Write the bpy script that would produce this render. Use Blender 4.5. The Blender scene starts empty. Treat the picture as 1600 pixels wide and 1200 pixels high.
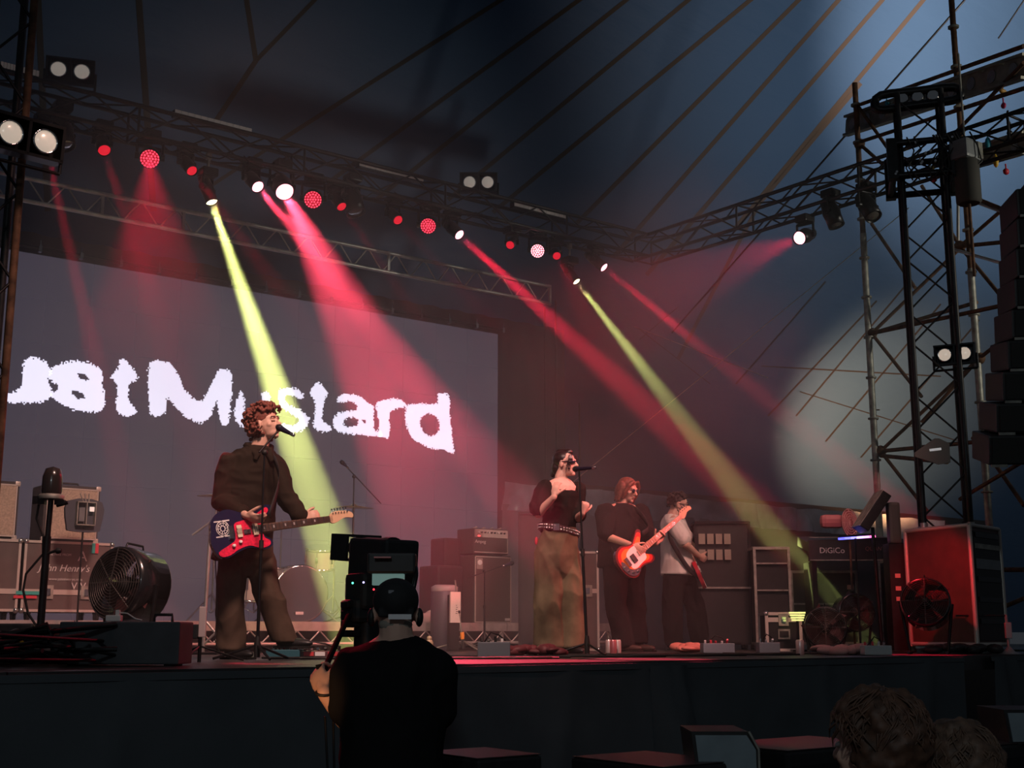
import bpy, bmesh, math, random
from math import sin, cos, tan, pi, radians, sqrt, atan2
from mathutils import Vector, Matrix, Euler, noise
random.seed(7)
C = bpy.context.scene.collection
SC = bpy.context.scene
# ---------------------------------------------------------------- camera
# world: X along the stage front, Y up-stage, Z up; stage deck at Z = 0
YAW, PITCH, FPX = radians(37.1), radians(11.1), 1984.0
YT = 12.0
CAM = Vector((0, 0, 0.18))
FWD = Vector((sin(YAW), cos(YAW), 0)); RGT = Vector((cos(YAW), -sin(YAW), 0))
cam_data = bpy.data.cameras.new('camera'); cam = bpy.data.objects.new('camera', cam_data); C.objects.link(cam)
cam_data.sensor_width = 36; cam_data.lens = FPX / 1600 * 36; cam_data.clip_end = 300; cam_data.clip_start = 0.05
_f = FWD * cos(PITCH) + Vector((0, 0, sin(PITCH)))
_u = RGT.cross(_f)
cam.matrix_world = Matrix(((RGT.x, _u.x, -_f.x, CAM.x), (RGT.y, _u.y, -_f.y, CAM.y), (RGT.z, _u.z, -_f.z, CAM.z), (0, 0, 0, 1)))
SC.camera = cam

def ray(px, py):
    return _f + RGT * ((px - 800) / FPX) + _u * ((600 - py) / FPX)
def P(px, py, D):                      # a place at level distance D from the photographer
    r = ray(px, py); return CAM + r * (D / r.dot(FWD))
def PY(px, py, Y):
    r = ray(px, py); return CAM + r * ((Y - CAM.y) / r.y)
def PX(px, py, X):
    r = ray(px, py); return CAM + r * ((X - CAM.x) / r.x)
def PZ(px, py, Z):
    r = ray(px, py); return CAM + r * ((Z - CAM.z) / r.z)

# ---------------------------------------------------------------- world, exposure, area lights
SC.view_settings.view_transform = 'Standard'; SC.view_settings.look = 'None'
SC.view_settings.gamma = 1; SC.view_settings.use_curve_mapping = False; SC.view_settings.exposure = 0.0
W = bpy.data.worlds.new('World'); SC.world = W; W.use_nodes = True
W.node_tree.nodes['Background'].inputs[0].default_value = (0.075, 0.085, 0.10, 1)
W.node_tree.nodes['Background'].inputs[1].default_value = 0.30
cy = SC.cycles
cy.max_bounces = 4; cy.diffuse_bounces = 2; cy.glossy_bounces = 2; cy.transmission_bounces = 3
cy.volume_bounces = 0; cy.transparent_max_bounces = 8
cy.caustics_reflective = False; cy.caustics_refractive = False
cy.sample_clamp_indirect = 3.0; cy.sample_clamp_direct = 0
cy.use_denoising = True
cy.volume_step_rate = 1.0; cy.volume_max_steps = 256

def aim(o, target):
    o.rotation_euler = (Vector(target) - o.location).to_track_quat('-Z', 'Y').to_euler()
def area_light(name, loc, target, size, power, col, size_y=None):
    d = bpy.data.lights.new(name, 'AREA'); d.energy = power; d.color = col; d.size = size
    if size_y: d.shape = 'RECTANGLE'; d.size_y = size_y
    o = bpy.data.objects.new(name, d); C.objects.link(o); o.location = loc; aim(o, target); return o
def spot_light(name, loc, target, deg, power, col, blend=0.3, radius=0.04):
    d = bpy.data.lights.new(name, 'SPOT'); d.energy = power; d.color = col; d.spot_size = radians(deg)
    d.spot_blend = blend; d.shadow_soft_size = radius
    o = bpy.data.objects.new(name, d); C.objects.link(o); o.location = loc; aim(o, target); return o
# front wash from the lamps hung high over the front edge of the stage, above the frame
spot_light('front_wash_light', (3.0, 4.6, 5.7), (5.2, 10.2, 0.3), 58, 2000, (1.0, 0.58, 0.48), 0.8, 0.5)
spot_light('front_wash_light', (7.8, 4.8, 5.7), (8.8, 10.6, 0.2), 52, 1500, (1.0, 0.44, 0.38), 0.8, 0.5)
spot_light('side_wash_light', (10.9, 5.0, 4.5), (7.4, 9.2, 1.0), 36, 1700, (1.0, 0.12, 0.13), 0.8, 0.15)
# added lamps brighten the tent roof in place of daylight through the canvas
spot_light('roof_daylight_fill', (15.5, 6.5, 6.0), PY(1660, -60, 14.5), 150, 2600, (1.0, 0.80, 0.66), 1.0, 0.3)
spot_light('roof_daylight_fill', (17.6, 12.6, 2.2), PY(1350, 640, 17.6), 46, 9500, (1.0, 0.43, 0.17), 1.0, 0.2)
spot_light('roof_daylight_fill', (16.0, 7.0, 7.0), PY(1630, -10, 14.0), 72, 15000, (1.0, 0.68, 0.50), 1.0, 0.3)
# cool fill from the front-of-house position, and a small warm lamp down in the pit
spot_light('house_fill_light', (-4.5, -4.5, 5.0), (6.5, 5.5, -0.7), 60, 430, (0.82, 0.95, 1.0), 1.0, 0.4)
spot_light('added_tower_light', (15.5, -1.0, 4.5), P(1540, 330, 13.0), 40, 1300, (1.0, 0.95, 0.8), 1.0, 0.2)  # added lamp that brightens the scaffold poles
spot_light('pit_lamp', P(415, 1120, 4.6), P(505, 1075, 4.95), 60, 3.0, (1.0, 0.45, 0.18), 0.8, 0.03)

# ---------------------------------------------------------------- materials
MATS = {}
def mat(name, col, rough=0.6, metal=0.0, emit=None, estr=0.0, noise_amt=0.0, nscale=8.0, bump=0.0, spec=None, coat=0.0, trans=0.0, alpha=1.0):
    if name in MATS: return MATS[name]
    m = bpy.data.materials.new(name); m.use_nodes = True; nt = m.node_tree; b = nt.nodes['Principled BSDF']
    b.inputs['Base Color'].default_value = (*col, 1); b.inputs['Roughness'].default_value = rough; b.inputs['Metallic'].default_value = metal
    if emit: b.inputs['Emission Color'].default_value = (*emit, 1); b.inputs['Emission Strength'].default_value = estr
    if spec is None and rough >= 0.85: spec = 0.08
    if spec is not None: b.inputs['Specular IOR Level'].default_value = spec
    if coat: b.inputs['Coat Weight'].default_value = coat
    if trans: b.inputs['Transmission Weight'].default_value = trans
    if alpha < 1: b.inputs['Alpha'].default_value = alpha
    if noise_amt or bump:
        tc = nt.nodes.new('ShaderNodeTexCoord'); n = nt.nodes.new('ShaderNodeTexNoise'); n.inputs['Scale'].default_value = nscale; n.inputs['Detail'].default_value = 4
        nt.links.new(tc.outputs['Object'], n.inputs['Vector'])
        if noise_amt:
            r = nt.nodes.new('ShaderNodeValToRGB'); r.color_ramp.elements[0].position = 0.3; r.color_ramp.elements[1].position = 0.7
            r.color_ramp.elements[0].color = (*[max(0, c * (1 - noise_amt)) for c in col], 1); r.color_ramp.elements[1].color = (*[min(1, c * (1 + noise_amt)) for c in col], 1)
            nt.links.new(n.outputs['Fac'], r.inputs['Fac']); nt.links.new(r.outputs['Color'], b.inputs['Base Color'])
        if bump:
            bp = nt.nodes.new('ShaderNodeBump'); bp.inputs['Strength'].default_value = bump; bp.inputs['Distance'].default_value = 0.02
            nt.links.new(n.outputs['Fac'], bp.inputs['Height']); nt.links.new(bp.outputs['Normal'], b.inputs['Normal'])
    MATS[name] = m; return m
M_BLACK = mat('black_paint', (0.012, 0.012, 0.013), 0.5, noise_amt=0.3, nscale=20)
M_BLACKMETAL = mat('black_metal', (0.02, 0.02, 0.022), 0.35, 0.6, noise_amt=0.3, nscale=15)
M_TRUSSBLACK = mat('black_truss_paint', (0.022, 0.020, 0.022), 0.45, 0.3, noise_amt=0.4, nscale=9)
M_ALU = mat('brushed_aluminium', (0.55, 0.53, 0.50), 0.42, 0.75, noise_amt=0.15, nscale=12)
M_CHROME = mat('chrome', (0.8, 0.8, 0.8), 0.12, 1.0)
M_STEEL = mat('galvanised_steel', (0.34, 0.33, 0.29), 0.55, 0.5, noise_amt=0.35, nscale=14)
M_RUST = mat('rusty_scaffold_steel', (0.13, 0.065, 0.035), 0.75, 0.2, noise_amt=0.6, nscale=11)
M_RUBBER = mat('black_rubber', (0.01, 0.01, 0.01), 0.6)
M_WHITE = mat('white_plastic', (0.7, 0.7, 0.68), 0.4)
M_GREY = mat('grey_casing', (0.16, 0.17, 0.18), 0.45, noise_amt=0.15)

# ---------------------------------------------------------------- mesh helpers
class MB:
    def __init__(s): s.v = []; s.f = []; s.sm = []
    def add(s, vs, fs, smooth=False):
        o = len(s.v); s.v += [tuple(v) for v in vs]; s.f += [tuple(i + o for i in f) for f in fs]; s.sm += [smooth] * len(fs); return s
    def box(s, c, d, R=None):
        x, y, z = d[0] / 2, d[1] / 2, d[2] / 2
        vs = [Vector((a * x, b * y, e * z)) for a in (-1, 1) for b in (-1, 1) for e in (-1, 1)]
        if R is not None: vs = [R @ v for v in vs]
        c = Vector(c)
        return s.add([v + c for v in vs], [(0, 1, 3, 2), (4, 6, 7, 5), (0, 4, 5, 1), (2, 3, 7, 6), (0, 2, 6, 4), (1, 5, 7, 3)])
    def box0(s, x0, x1, y0, y1, z0, z1): return s.box(((x0 + x1) / 2, (y0 + y1) / 2, (z0 + z1) / 2), (x1 - x0, y1 - y0, z1 - z0))
    def bbox(s, c, d, b=0.01, R=None):        # box with chamfered edges
        x, y, z = d[0] / 2, d[1] / 2, d[2] / 2; b = min(b, x * .9, y * .9, z * .9)
        bm = bmesh.new(); bmesh.ops.create_cube(bm, size=1)
        for v in bm.verts: v.co = Vector((v.co.x * 2 * x, v.co.y * 2 * y, v.co.z * 2 * z))
        bmesh.ops.bevel(bm, geom=bm.edges[:] + bm.verts[:], offset=b, segments=2, affect='EDGES', profile=0.6)
        c = Vector(c); vs = [((R @ v.co) if R is not None else v.co) + c for v in bm.verts]; bm.verts.index_update()
        s.add(vs, [[v.index for v in f.verts] for f in bm.faces]); bm.free(); return s
    def tube(s, p0, p1, r0, r1=None, n=8, cap=True):
        r1 = r0 if r1 is None else r1; p0 = Vector(p0); p1 = Vector(p1); d = p1 - p0
        if d.length < 1e-6: return s
        a = d.orthogonal().normalized(); b = d.normalized().cross(a)
        vs = [p + a * (r * cos(2 * pi * i / n)) + b * (r * sin(2 * pi * i / n)) for p, r in ((p0, r0), (p1, r1)) for i in range(n)]
        s.add(vs, [(i, (i + 1) % n, n + (i + 1) % n, n + i) for i in range(n)], True)
        if cap: s.add(vs, [tuple(range(n - 1, -1, -1)), tuple(range(n, 2 * n))])
        return s
    def path(s, pts, r, n=6, closed=False):   # smooth tube along points
        pts = [Vector(p) for p in pts]; N = len(pts); vs = []; prev = None
        rr = r if hasattr(r, '__len__') else [r] * N
        for i, p in enumerate(pts):
            t = (pts[min(i + 1, N - 1)] - pts[max(i - 1, 0)])
            if closed: t = pts[(i + 1) % N] - pts[(i - 1) % N]
            t.normalize()
            a = t.orthogonal() if prev is None else prev - t * prev.dot(t)
            if a.length < 1e-6: a = t.orthogonal()
            a.normalize(); prev = a; b = t.cross(a)
            vs += [p + a * (rr[i] * cos(2 * pi * k / n)) + b * (rr[i] * sin(2 * pi * k / n)) for k in range(n)]
        m = N if closed else N - 1
        fs = [(i * n + k, i * n + (k + 1) % n, ((i + 1) % N) * n + (k + 1) % n, ((i + 1) % N) * n + k) for i in range(m) for k in range(n)]
        s.add(vs, fs, True)
        if not closed: s.add(vs, [tuple(range(n - 1, -1, -1)), tuple(range((N - 1) * n, N * n))])
        return s
    def lathe(s, prof, c=(0, 0, 0), R=None, n=24, smooth=True):   # prof: (radius, height) about local Z
        c = Vector(c); vs = []
        for r, h in prof:
            for i in range(n):
                v = Vector((max(r, 1e-4) * cos(2 * pi * i / n), max(r, 1e-4) * sin(2 * pi * i / n), h)); vs.append(((R @ v) if R is not None else v) + c)
        m = len(prof)
        s.add(vs, [(j * n + i, j * n + (i + 1) % n, (j + 1) * n + (i + 1) % n, (j + 1) * n + i) for j in range(m - 1) for i in range(n)], smooth)
        s.add(vs, [tuple(range(n - 1, -1, -1)), tuple(range((m - 1) * n, m * n))]); return s
    def prism(s, pts, d0, d1, M=None):        # outline in local x,z extruded along local y
        n = len(pts); vs = [Vector((x, d0, z)) for x, z in pts] + [Vector((x, d1, z)) for x, z in pts]
        if M is not None: vs = [M @ v for v in vs]
        return s.add(vs, [tuple(range(n)), tuple(range(2 * n - 1, n - 1, -1))] + [(i, n + i, n + (i + 1) % n, (i + 1) % n) for i in range(n)])
    def ell(s, c, r, R=None, nu=14, nv=9):
        r = (r, r, r) if not hasattr(r, '__len__') else r; c = Vector(c); vs = []
        for j in range(nv + 1):
            t = pi * j / nv
            for i in range(nu):
                v = Vector((r[0] * max(sin(t), .002) * cos(2 * pi * i / nu), r[1] * max(sin(t), .002) * sin(2 * pi * i / nu), -r[2] * cos(t))); vs.append(((R @ v) if R is not None else v) + c)
        s.add(vs, [(j * nu + i, j * nu + (i + 1) % nu, (j + 1) * nu + (i + 1) % nu, (j + 1) * nu + i) for j in range(nv) for i in range(nu)], True)
        return s.add(vs, [tuple(range(nu - 1, -1, -1)), tuple(range(nv * nu, nv * nu + nu))])
    def cap(s, p0, p1, r0, r1=None, n=12):    # tapered capsule
        r1 = r0 if r1 is None else r1
        return s.tube(p0, p1, r0, r1, n).ell(p0, r0 * 1.0, None, n, 7).ell(p1, r1 * 1.0, None, n, 7)
    def mesh(s, name, m):
        me = bpy.data.meshes.new(name); me.from_pydata(s.v, [], s.f); me.materials.append(m)
        me.polygons.foreach_set('use_smooth', s.sm); me.update(); return me
    def build(s, name, m, parent=None, label=None):
        o = bpy.data.objects.new(name, s.mesh(name, m)); C.objects.link(o)
        if parent is not None: o.parent = parent
        if label: o['label'] = label
        return o
def tag(o, label, cat, group=None, kind=None):
    o['label'] = label; o['category'] = cat
    if group: o['group'] = group
    if kind: o['kind'] = kind
    return o
def thing(name, label, cat, loc=(0, 0, 0), rz=0.0, group=None):
    o = bpy.data.objects.new(name, None); C.objects.link(o); o.location = loc; o.rotation_euler = (0, 0, rz)
    o.empty_display_size = 0.1
    return tag(o, label, cat, group)
def setting(o, kind='structure'): o['kind'] = kind; return o
def dup(root, loc=None, rot=None, label=None):
    r = root.copy(); C.objects.link(r)
    if loc is not None: r.location = loc
    if rot is not None: r.rotation_euler = rot
    if label: r['label'] = label
    for ch in list(root.children):
        c = ch.copy(); C.objects.link(c); c.parent = r
        for g in list(ch.children):
            d = g.copy(); C.objects.link(d); d.parent = c
    return r
def Rz(a): return Matrix.Rotation(a, 3, 'Z')
def Rx(a): return Matrix.Rotation(a, 3, 'X')
def Ry(a): return Matrix.Rotation(a, 3, 'Y')
def Rdir(d, up=(0, 0, 1)):                    # rotation whose local +Z looks along d
    return Vector(d).to_track_quat('Z', 'Y').to_matrix()

# ---------------------------------------------------------------- haze
hz = bpy.data.materials.new('stage_haze'); hz.use_nodes = True; nt = hz.node_tree; nt.nodes.clear()
out = nt.nodes.new('ShaderNodeOutputMaterial'); vs_ = nt.nodes.new('ShaderNodeVolumeScatter')
vs_.inputs['Color'].default_value = (1, 1, 1, 1); vs_.inputs['Density'].default_value = 0.03; vs_.inputs['Anisotropy'].default_value = 0.2
nt.links.new(vs_.outputs[0], out.inputs['Volume'])
HET = 1
if HET:
    tc = nt.nodes.new('ShaderNodeTexCoord'); n1 = nt.nodes.new('ShaderNodeTexNoise'); n1.inputs['Scale'].default_value = 0.55; n1.inputs['Detail'].default_value = 2
    mr = nt.nodes.new('ShaderNodeMapRange'); mr.inputs['From Min'].default_value = 0.38; mr.inputs['From Max'].default_value = 0.65
    mr.inputs['To Min'].default_value = 0.015; mr.inputs['To Max'].default_value = 0.052
    nt.links.new(tc.outputs['Object'], n1.inputs['Vector']); nt.links.new(n1.outputs['Fac'], mr.inputs['Value']); nt.links.new(mr.outputs[0], vs_.inputs['Density'])
haze = MB().box0(2.2, 14.0, 7.7, 14.25, 0.02, 5.3).build('haze', hz)
tag(haze, 'thin grey haze hanging over the stage', 'haze', kind='stuff')
# ---------------------------------------------------------------- tent
def canvas_material():
    m = bpy.data.materials.new('blue_canvas'); m.use_nodes = True; nt = m.node_tree; b = nt.nodes['Principled BSDF']
    b.inputs['Roughness'].default_value = 0.6; b.inputs['Base Color'].default_value = (0.034, 0.090, 0.20, 1)
    tc = nt.nodes.new('ShaderNodeTexCoord'); n = nt.nodes.new('ShaderNodeTexNoise'); n.inputs['Scale'].default_value = 1.6; n.inputs['Detail'].default_value = 5
    mp = nt.nodes.new('ShaderNodeMapping'); mp.inputs['Rotation'].default_value = (0, radians(40), 0); mp.inputs['Scale'].default_value = (0.5, 1, 2.0)
    nt.links.new(tc.outputs['Object'], mp.inputs[0]); nt.links.new(mp.outputs[0], n.inputs['Vector'])
    bp = nt.nodes.new('ShaderNodeBump'); bp.inputs['Strength'].default_value = 0.35; bp.inputs['Distance'].default_value = 0.06
    nt.links.new(n.outputs['Fac'], bp.inputs['Height']); nt.links.new(bp.outputs['Normal'], b.inputs['Normal'])
    return m
M_TENT = canvas_material()
M_SEAM = mat('brown_seam', (0.070, 0.060, 0.054), 0.9)
M_LINE = mat('dark_seam', (0.012, 0.012, 0.014), 0.7)
TN = Vector((0.0, 1.0, 0.42)).normalized()
def tent_pt(px, py, off=0.0):                 # tent roof: a sloping sheet rising from the back towards the audience
    r = ray(px, py); p0 = Vector((0, 17.4, 4.0)) - TN * off
    return CAM + r * ((p0 - CAM).dot(TN) / r.dot(TN))
g = MB(); NX, NZ = 80, 48; vs = []
for j in range(NZ + 1):
    for i in range(NX + 1):
        X = -6 + 50 * i / NX; Z = 0.2 + 15.0 * j / NZ
        Y = 17.4 - 0.42 * (Z - 4.0); s_ = 0
        vs.append((X, Y + 0.006 + s_, Z))
g.add(vs, [(j * (NX + 1) + i, j * (NX + 1) + i + 1, (j + 1) * (NX + 1) + i + 1, (j + 1) * (NX + 1) + i) for j in range(NZ) for i in range(NX)], True)
roof = g.build('ceiling', M_TENT); setting(roof)
SEAMS = [((75, 330), (58, -40), 9), ((240, 330), (213, -60), 9), ((330, 200), (400, 95), 7), ((400, 95), (376, -60), 7), ((400, 95), (540, -50), 6), ((330, 290), (434, 222), 5),
         ((434, 222), (830, -30), 6), ((520, 280), (930, -18), 6), ((590, 310), (1010, -25), 6), ((700, 312), (1130, -45), 6), ((770, 332), (1215, -35), 6),
         ((900, 350), (1290, -42), 6), ((960, 400), (1350, -45), 6), ((1010, 430), (1420, -48), 6), ((1150, 355), (1480, -45), 6), ((1060, 560), (1187, 317), 5), ((1187, 317), (1345, 130), 6)]
LINES = [((1150, 600), (1290, 440), 2.5), ((1200, 650), (1370, 470), 2.5), ((1244, 650), (1420, 440), 2.5), ((1290, 690), (1470, 475), 2.5), ((1345, 715), (1530, 500), 2.5),
         ((1190, 572), (1470, 588), 2), ((1250, 612), (1500, 690), 1.5), ((1000, 515), (1110, 600), 1.2)]
def strip(a, b, w, m_, name):
    N = 10; L = []
    for k in range(N + 1):
        t = k / N; px = a[0] + (b[0] - a[0]) * t; py = a[1] + (b[1] - a[1]) * t
        p = tent_pt(px, py, 0.0); d = Vector((b[0] - a[0], b[1] - a[1])).normalized(); q = tent_pt(px - d.y * w, py + d.x * w, 0.0)
        wv = (q - p) * 0.5; L.append((p - wv, p + wv))
    m = MB(); vv = [x for pr in L for x in pr] + [x + Vector((0, .004, 0)) for pr in L for x in pr]; n2 = 2 * (N + 1)
    m.add(vv, [(2 * k, 2 * k + 1, 2 * k + 3, 2 * k + 2) for k in range(N)] + [(n2 + 2 * k, 2 * k, 2 * k + 2, n2 + 2 * k + 2) for k in range(N)] + [(2 * k + 1, n2 + 2 * k + 1, n2 + 2 * k + 3, 2 * k + 3) for k in range(N)])
    m.build(name, m_, roof)
for a, b, w in SEAMS: strip(a, b, w * 1.1, M_SEAM, 'seam')
for a, b, w in LINES: strip(a, b, w, M_LINE, 'thin_seam')

# ---------------------------------------------------------------- stage and ground
GZ = -1.62; YF = 6.3
M_DECK = mat('stage_deck', (0.04, 0.036, 0.036), 0.38, noise_amt=0.4, nscale=3, spec=0.6)
M_GROUND = mat('trodden_ground', (0.05, 0.045, 0.03), 0.9, noise_amt=0.5, nscale=4, bump=0.5)
M_SKIRT = mat('stage_skirt_cloth', (0.085, 0.095, 0.105), 0.85, noise_amt=0.15, nscale=2)
fl = MB().box0(-15, 40, -8, 30, GZ - 0.1, GZ).build('floor', M_GROUND); setting(fl)
dk = tag(bpy.data.objects.new('stage_floor', None), 'black stage deck that the band stands on', 'stage', kind='structure'); C.objects.link(dk)
for i in range(11):
    for j in range(6):
        MB().box0(0.0 + 1.8 * i, 1.8 * i + 1.79, YF + 1.6 * j, YF + 1.6 * j + 1.59, -0.12, 0.0).build('deck_panel', M_DECK, dk)
# cloth skirt along the stage front, gathered in folds, with a dark gap near the right
def skirt(x0, x1, label, folds):
    NXs = int((x1 - x0) / 0.05); NZs = 10; vs = []
    for j in range(NZs + 1):
        t = j / NZs; z = -0.03 + (GZ + 0.05) * t
        for i in range(NXs + 1):
            x = x0 + (x1 - x0) * i / NXs
            y = YF - 0.05 + 0.02 * sin(x * 2.1) * t + 0.012 * noise.noise(Vector((x * 1.5, z * 1.5, 1)))
            for fx, slant, amp in folds:              # long creases that run down and sideways
                d = x - (fx + slant * t); y -= amp * (0.3 + t) * math.exp(-(d / 0.07) ** 2)
            vs.append((x, y, z))
    n1 = NXs + 1
    m = MB(); m.add(vs, [(j * n1 + i, (j + 1) * n1 + i, (j + 1) * n1 + i + 1, j * n1 + i + 1) for j in range(NZs) for i in range(NXs)], True)
    m.box0(x0, x1, YF - 0.06, YF - 0.035, -0.05, -0.012)
    return tag(m.build('stage_skirt', M_SKIRT), label, 'cloth', 'cloth skirts along the stage front')
skirt(-2, 3.2, 'dark cloth skirt below the fog machine, left end of the stage front', [(2.4, -.4, .04)])
skirt(3.2, 5.85, 'dark cloth skirt on the stage front behind the camera operator', [(5.2, -.3, .04), (5.8, .2, .05)])
skirt(5.85, 9.36, 'wide dark cloth skirt gathered in slanting folds at its left end', [(5.92, .38, .14), (5.98, .95, .10), (6.1, .1, .10), (7.6, .05, .04), (8.9, -.3, .05)])
skirt(9.78, 20, 'dark cloth skirt right of the black gap, pulled into folds', [(9.85, .3, .10), (10.05, .55, .11), (10.4, .7, .09), (10.9, .5, .08)])
# stage legs behind the skirt gap
for x in (9.5, 9.62): setting(MB().box0(x - .03, x + .03, YF + .3, YF + .36, GZ, -.12).build('stage_pillar', M_BLACKMETAL))

# ---------------------------------------------------------------- video wall
yS = 14.5
M_SCREEN = mat('led_screen_panel', (0.05, 0.045, 0.05), 0.6, emit=(0.30, 0.26, 0.38), estr=0.15)
M_LIT = mat('lit_screen_letters', (0.8, 0.8, 0.8), 0.5, emit=(0.84, 0.80, 1.0), estr=1.15)
sb = PY(778, 522, yS); sx1, sz1 = sb.x, sb.z
scr = thing('video_screen', 'large dark LED video wall at the back showing rough white lettering', 'screen', (0, yS, 0))
sx0 = 1.55; pw_ = (sx1 - sx0) / 17; ph_ = (sz1 - 0.30) / 8
pm = MB().box0(0.002, pw_ - 0.002, 0.0, 0.10, 0.002, ph_ - 0.002).mesh('screen_panel', M_SCREEN)
for i in range(17):
    for j in range(8):
        o = bpy.data.objects.new('screen_panel', pm); C.objects.link(o); o.parent = scr; o.location = (sx0 + i * pw_, 0, 0.30 + j * ph_)
MB().box0(sx0, sx1, 0.11, 0.20, 0.25, sz1).build('screen_frame', M_BLACKMETAL, scr)
def inpoly(x, y, poly):
    c = False; n = len(poly); j = n - 1
    for i in range(n):
        xi, yi = poly[i]; xj, yj = poly[j]
        if (yi > y) != (yj > y) and x < (xj - xi) * (y - yi) / (yj - yi) + xi: c = not c
        j = i
    return c
def catmull(pts, k=5, closed=True):
    n = len(pts); out = []
    rng = range(n) if closed else range(n - 1)
    for i in rng:
        g_ = (lambda q: pts[q % n]) if closed else (lambda q: pts[max(0, min(n - 1, q))])
        p0, p1, p2, p3 = g_(i - 1), g_(i), g_(i + 1), g_(i + 2)
        for s in range(k):
            t = s / k
            out.append(tuple(0.5 * ((2 * b_) + (-a_ + c_) * t + (2 * a_ - 5 * b_ + 4 * c_ - d_) * t * t + (-a_ + 3 * b_ - 3 * c_ + d_) * t ** 3) for a_, b_, c_, d_ in zip(p0, p1, p2, p3)))
    if not closed: out.append(tuple(pts[-1]))
    return out
def A(pts): return [(x / 3.2, 350 + y / 3.2) for x, y in pts]
def B_(pts): return [(430 + x / 5.333, 580 + y / 5.333) for x, y in pts]
LETTERS = [
 ('letter_u', A([(-160, 690), (-90, 680), (-70, 800), (-10, 838), (60, 845), (105, 810), (120, 690), (165, 668), (225, 690), (258, 735), (242, 790), (262, 840), (245, 870), (190, 892), (0, 888), (-120, 860)]), []),
 ('letter_s', A([(262, 722), (350, 685), (450, 695), (510, 740), (508, 800), (525, 860), (515, 925), (460, 942), (360, 925), (290, 890), (250, 855), (300, 820), (248, 775)]),
   [A([(385, 752), (420, 750), (450, 775), (420, 780)]), A([(358, 835), (400, 840), (425, 868), (390, 872), (360, 855)])]),
 ('letter_t', A([(605, 672), (640, 695), (690, 772), (648, 800), (642, 880), (678, 930), (660, 958), (605, 955), (578, 905), (585, 805), (552, 765), (590, 720)]), []),
 ('letter_m', A([(745, 702), (790, 683), (850, 700), (890, 750), (920, 822), (1000, 888), (1055, 800), (1085, 740), (1125, 726), (1160, 760), (1155, 870), (1142, 990), (1115, 1007), (1092, 960), (1083, 885), (1045, 970), (995, 995), (920, 960), (838, 872), (830, 940), (790, 960), (750, 945), (742, 850)]), []),
 ('letter_u', A([(1205, 838), (1222, 880), (1224, 950), (1250, 985), (1290, 975), (1305, 900), (1310, 848), (1345, 845), (1352, 900), (1345, 985), (1300, 1025), (1240, 1022), (1190, 1000), (1172, 960), (1178, 890)]), []),
 ('letter_s', B_([(20, 190), (60, 150), (140, 140), (210, 170), (235, 210), (190, 230), (140, 200), (90, 200), (75, 235), (120, 280), (200, 320), (265, 370), (275, 430), (230, 490), (160, 515), (70, 500), (30, 470), (60, 440), (130, 450), (190, 425), (185, 390), (110, 340), (40, 290)]), []),
 ('letter_t', B_([(350, 98), (395, 130), (443, 190), (410, 240), (392, 330), (400, 420), (465, 470), (440, 500), (370, 498), (318, 460), (330, 330), (325, 240), (290, 170)]), []),
 ('letter_a', B_([(520, 260), (525, 215), (600, 190), (680, 200), (750, 245), (815, 300), (820, 380), (822, 485), (870, 500), (880, 545), (790, 540), (700, 530), (600, 525), (520, 500), (482, 455), (490, 390), (540, 345), (640, 328), (680, 315), (670, 270), (610, 250)]),
   [B_([(570, 420), (600, 388), (660, 385), (690, 415), (670, 455), (610, 465), (575, 450)]), B_([(725, 420), (742, 400), (752, 420), (738, 440)])]),
 ('letter_r', B_([(850, 260), (930, 235), (1030, 238), (1080, 275), (1090, 295), (1010, 310), (960, 345), (950, 420), (948, 540), (910, 555), (860, 530), (865, 430), (845, 340)]), []),
 ('letter_d', B_([(1100, 290), (1180, 270), (1330, 275), (1355, 250), (1350, 195), (1400, 188), (1448, 210), (1452, 330), (1465, 480), (1478, 600), (1487, 670), (1450, 675), (1400, 650), (1320, 650), (1200, 600), (1120, 530), (1085, 430), (1085, 330)]),
   [B_([(1205, 430), (1215, 385), (1265, 355), (1330, 370), (1360, 420), (1360, 490), (1300, 545), (1240, 510), (1210, 470)])]),
]
for nm, poly, holes in LETTERS:
    W3 = lambda q: (lambda w: (w.x, w.z))(PY(q[0], q[1], yS))
    poly = [W3(q) for q in catmull(poly, 4)]; holes = [[W3(q) for q in catmull(h, 3)] for h in holes]
    cs = 0.016; m = MB()
    x0 = min(p[0] for p in poly); x1 = max(p[0] for p in poly); z0 = min(p[1] for p in poly); z1 = max(p[1] for p in poly)
    for a in range(int((x1 - x0) / cs) + 3):
        for b in range(int((z1 - z0) / cs) + 3):
            jx, jz = random.gauss(0, .008), random.gauss(0, .008)
            cx_ = x0 - cs + a * cs; cz = z0 - cs + b * cs
            cx_ = round(cx_ / cs) * cs; cz = round(cz / cs) * cs
            if cx_ < sx0 + .01: continue
            if inpoly(cx_ + jx, cz + jz, poly) and not any(inpoly(cx_ + jx, cz + jz, h) for h in holes):
                h_ = cs * .5; m.add([(cx_ - h_, -.006, cz - h_), (cx_ + h_, -.006, cz - h_), (cx_ + h_, -.006, cz + h_), (cx_ - h_, -.006, cz + h_)], [(0, 1, 2, 3)])
    m.build(nm, M_LIT, scr)
# black drape behind and beside the screen
dr = MB(); vs = []; NXd = 120
x0d, x1d = 1.2, sx1 + 1.55
for z in (0.0, sz1 + .35):
    for i in range(NXd + 1):
        t = i / NXd; vs.append((x0d + (x1d - x0d) * t, 14.85 + .04 * sin(t * 160), z))
M_DRAPE = mat('black_drape', (0.045, 0.036, 0.042), 0.9)
dr.add(vs, [(i, i + 1, NXd + 2 + i, NXd + 1 + i) for i in range(NXd)], True)
tag(dr.build('stage_drape', M_DRAPE), 'black pleated drape hanging behind and beside the video wall', 'drape')
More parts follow.
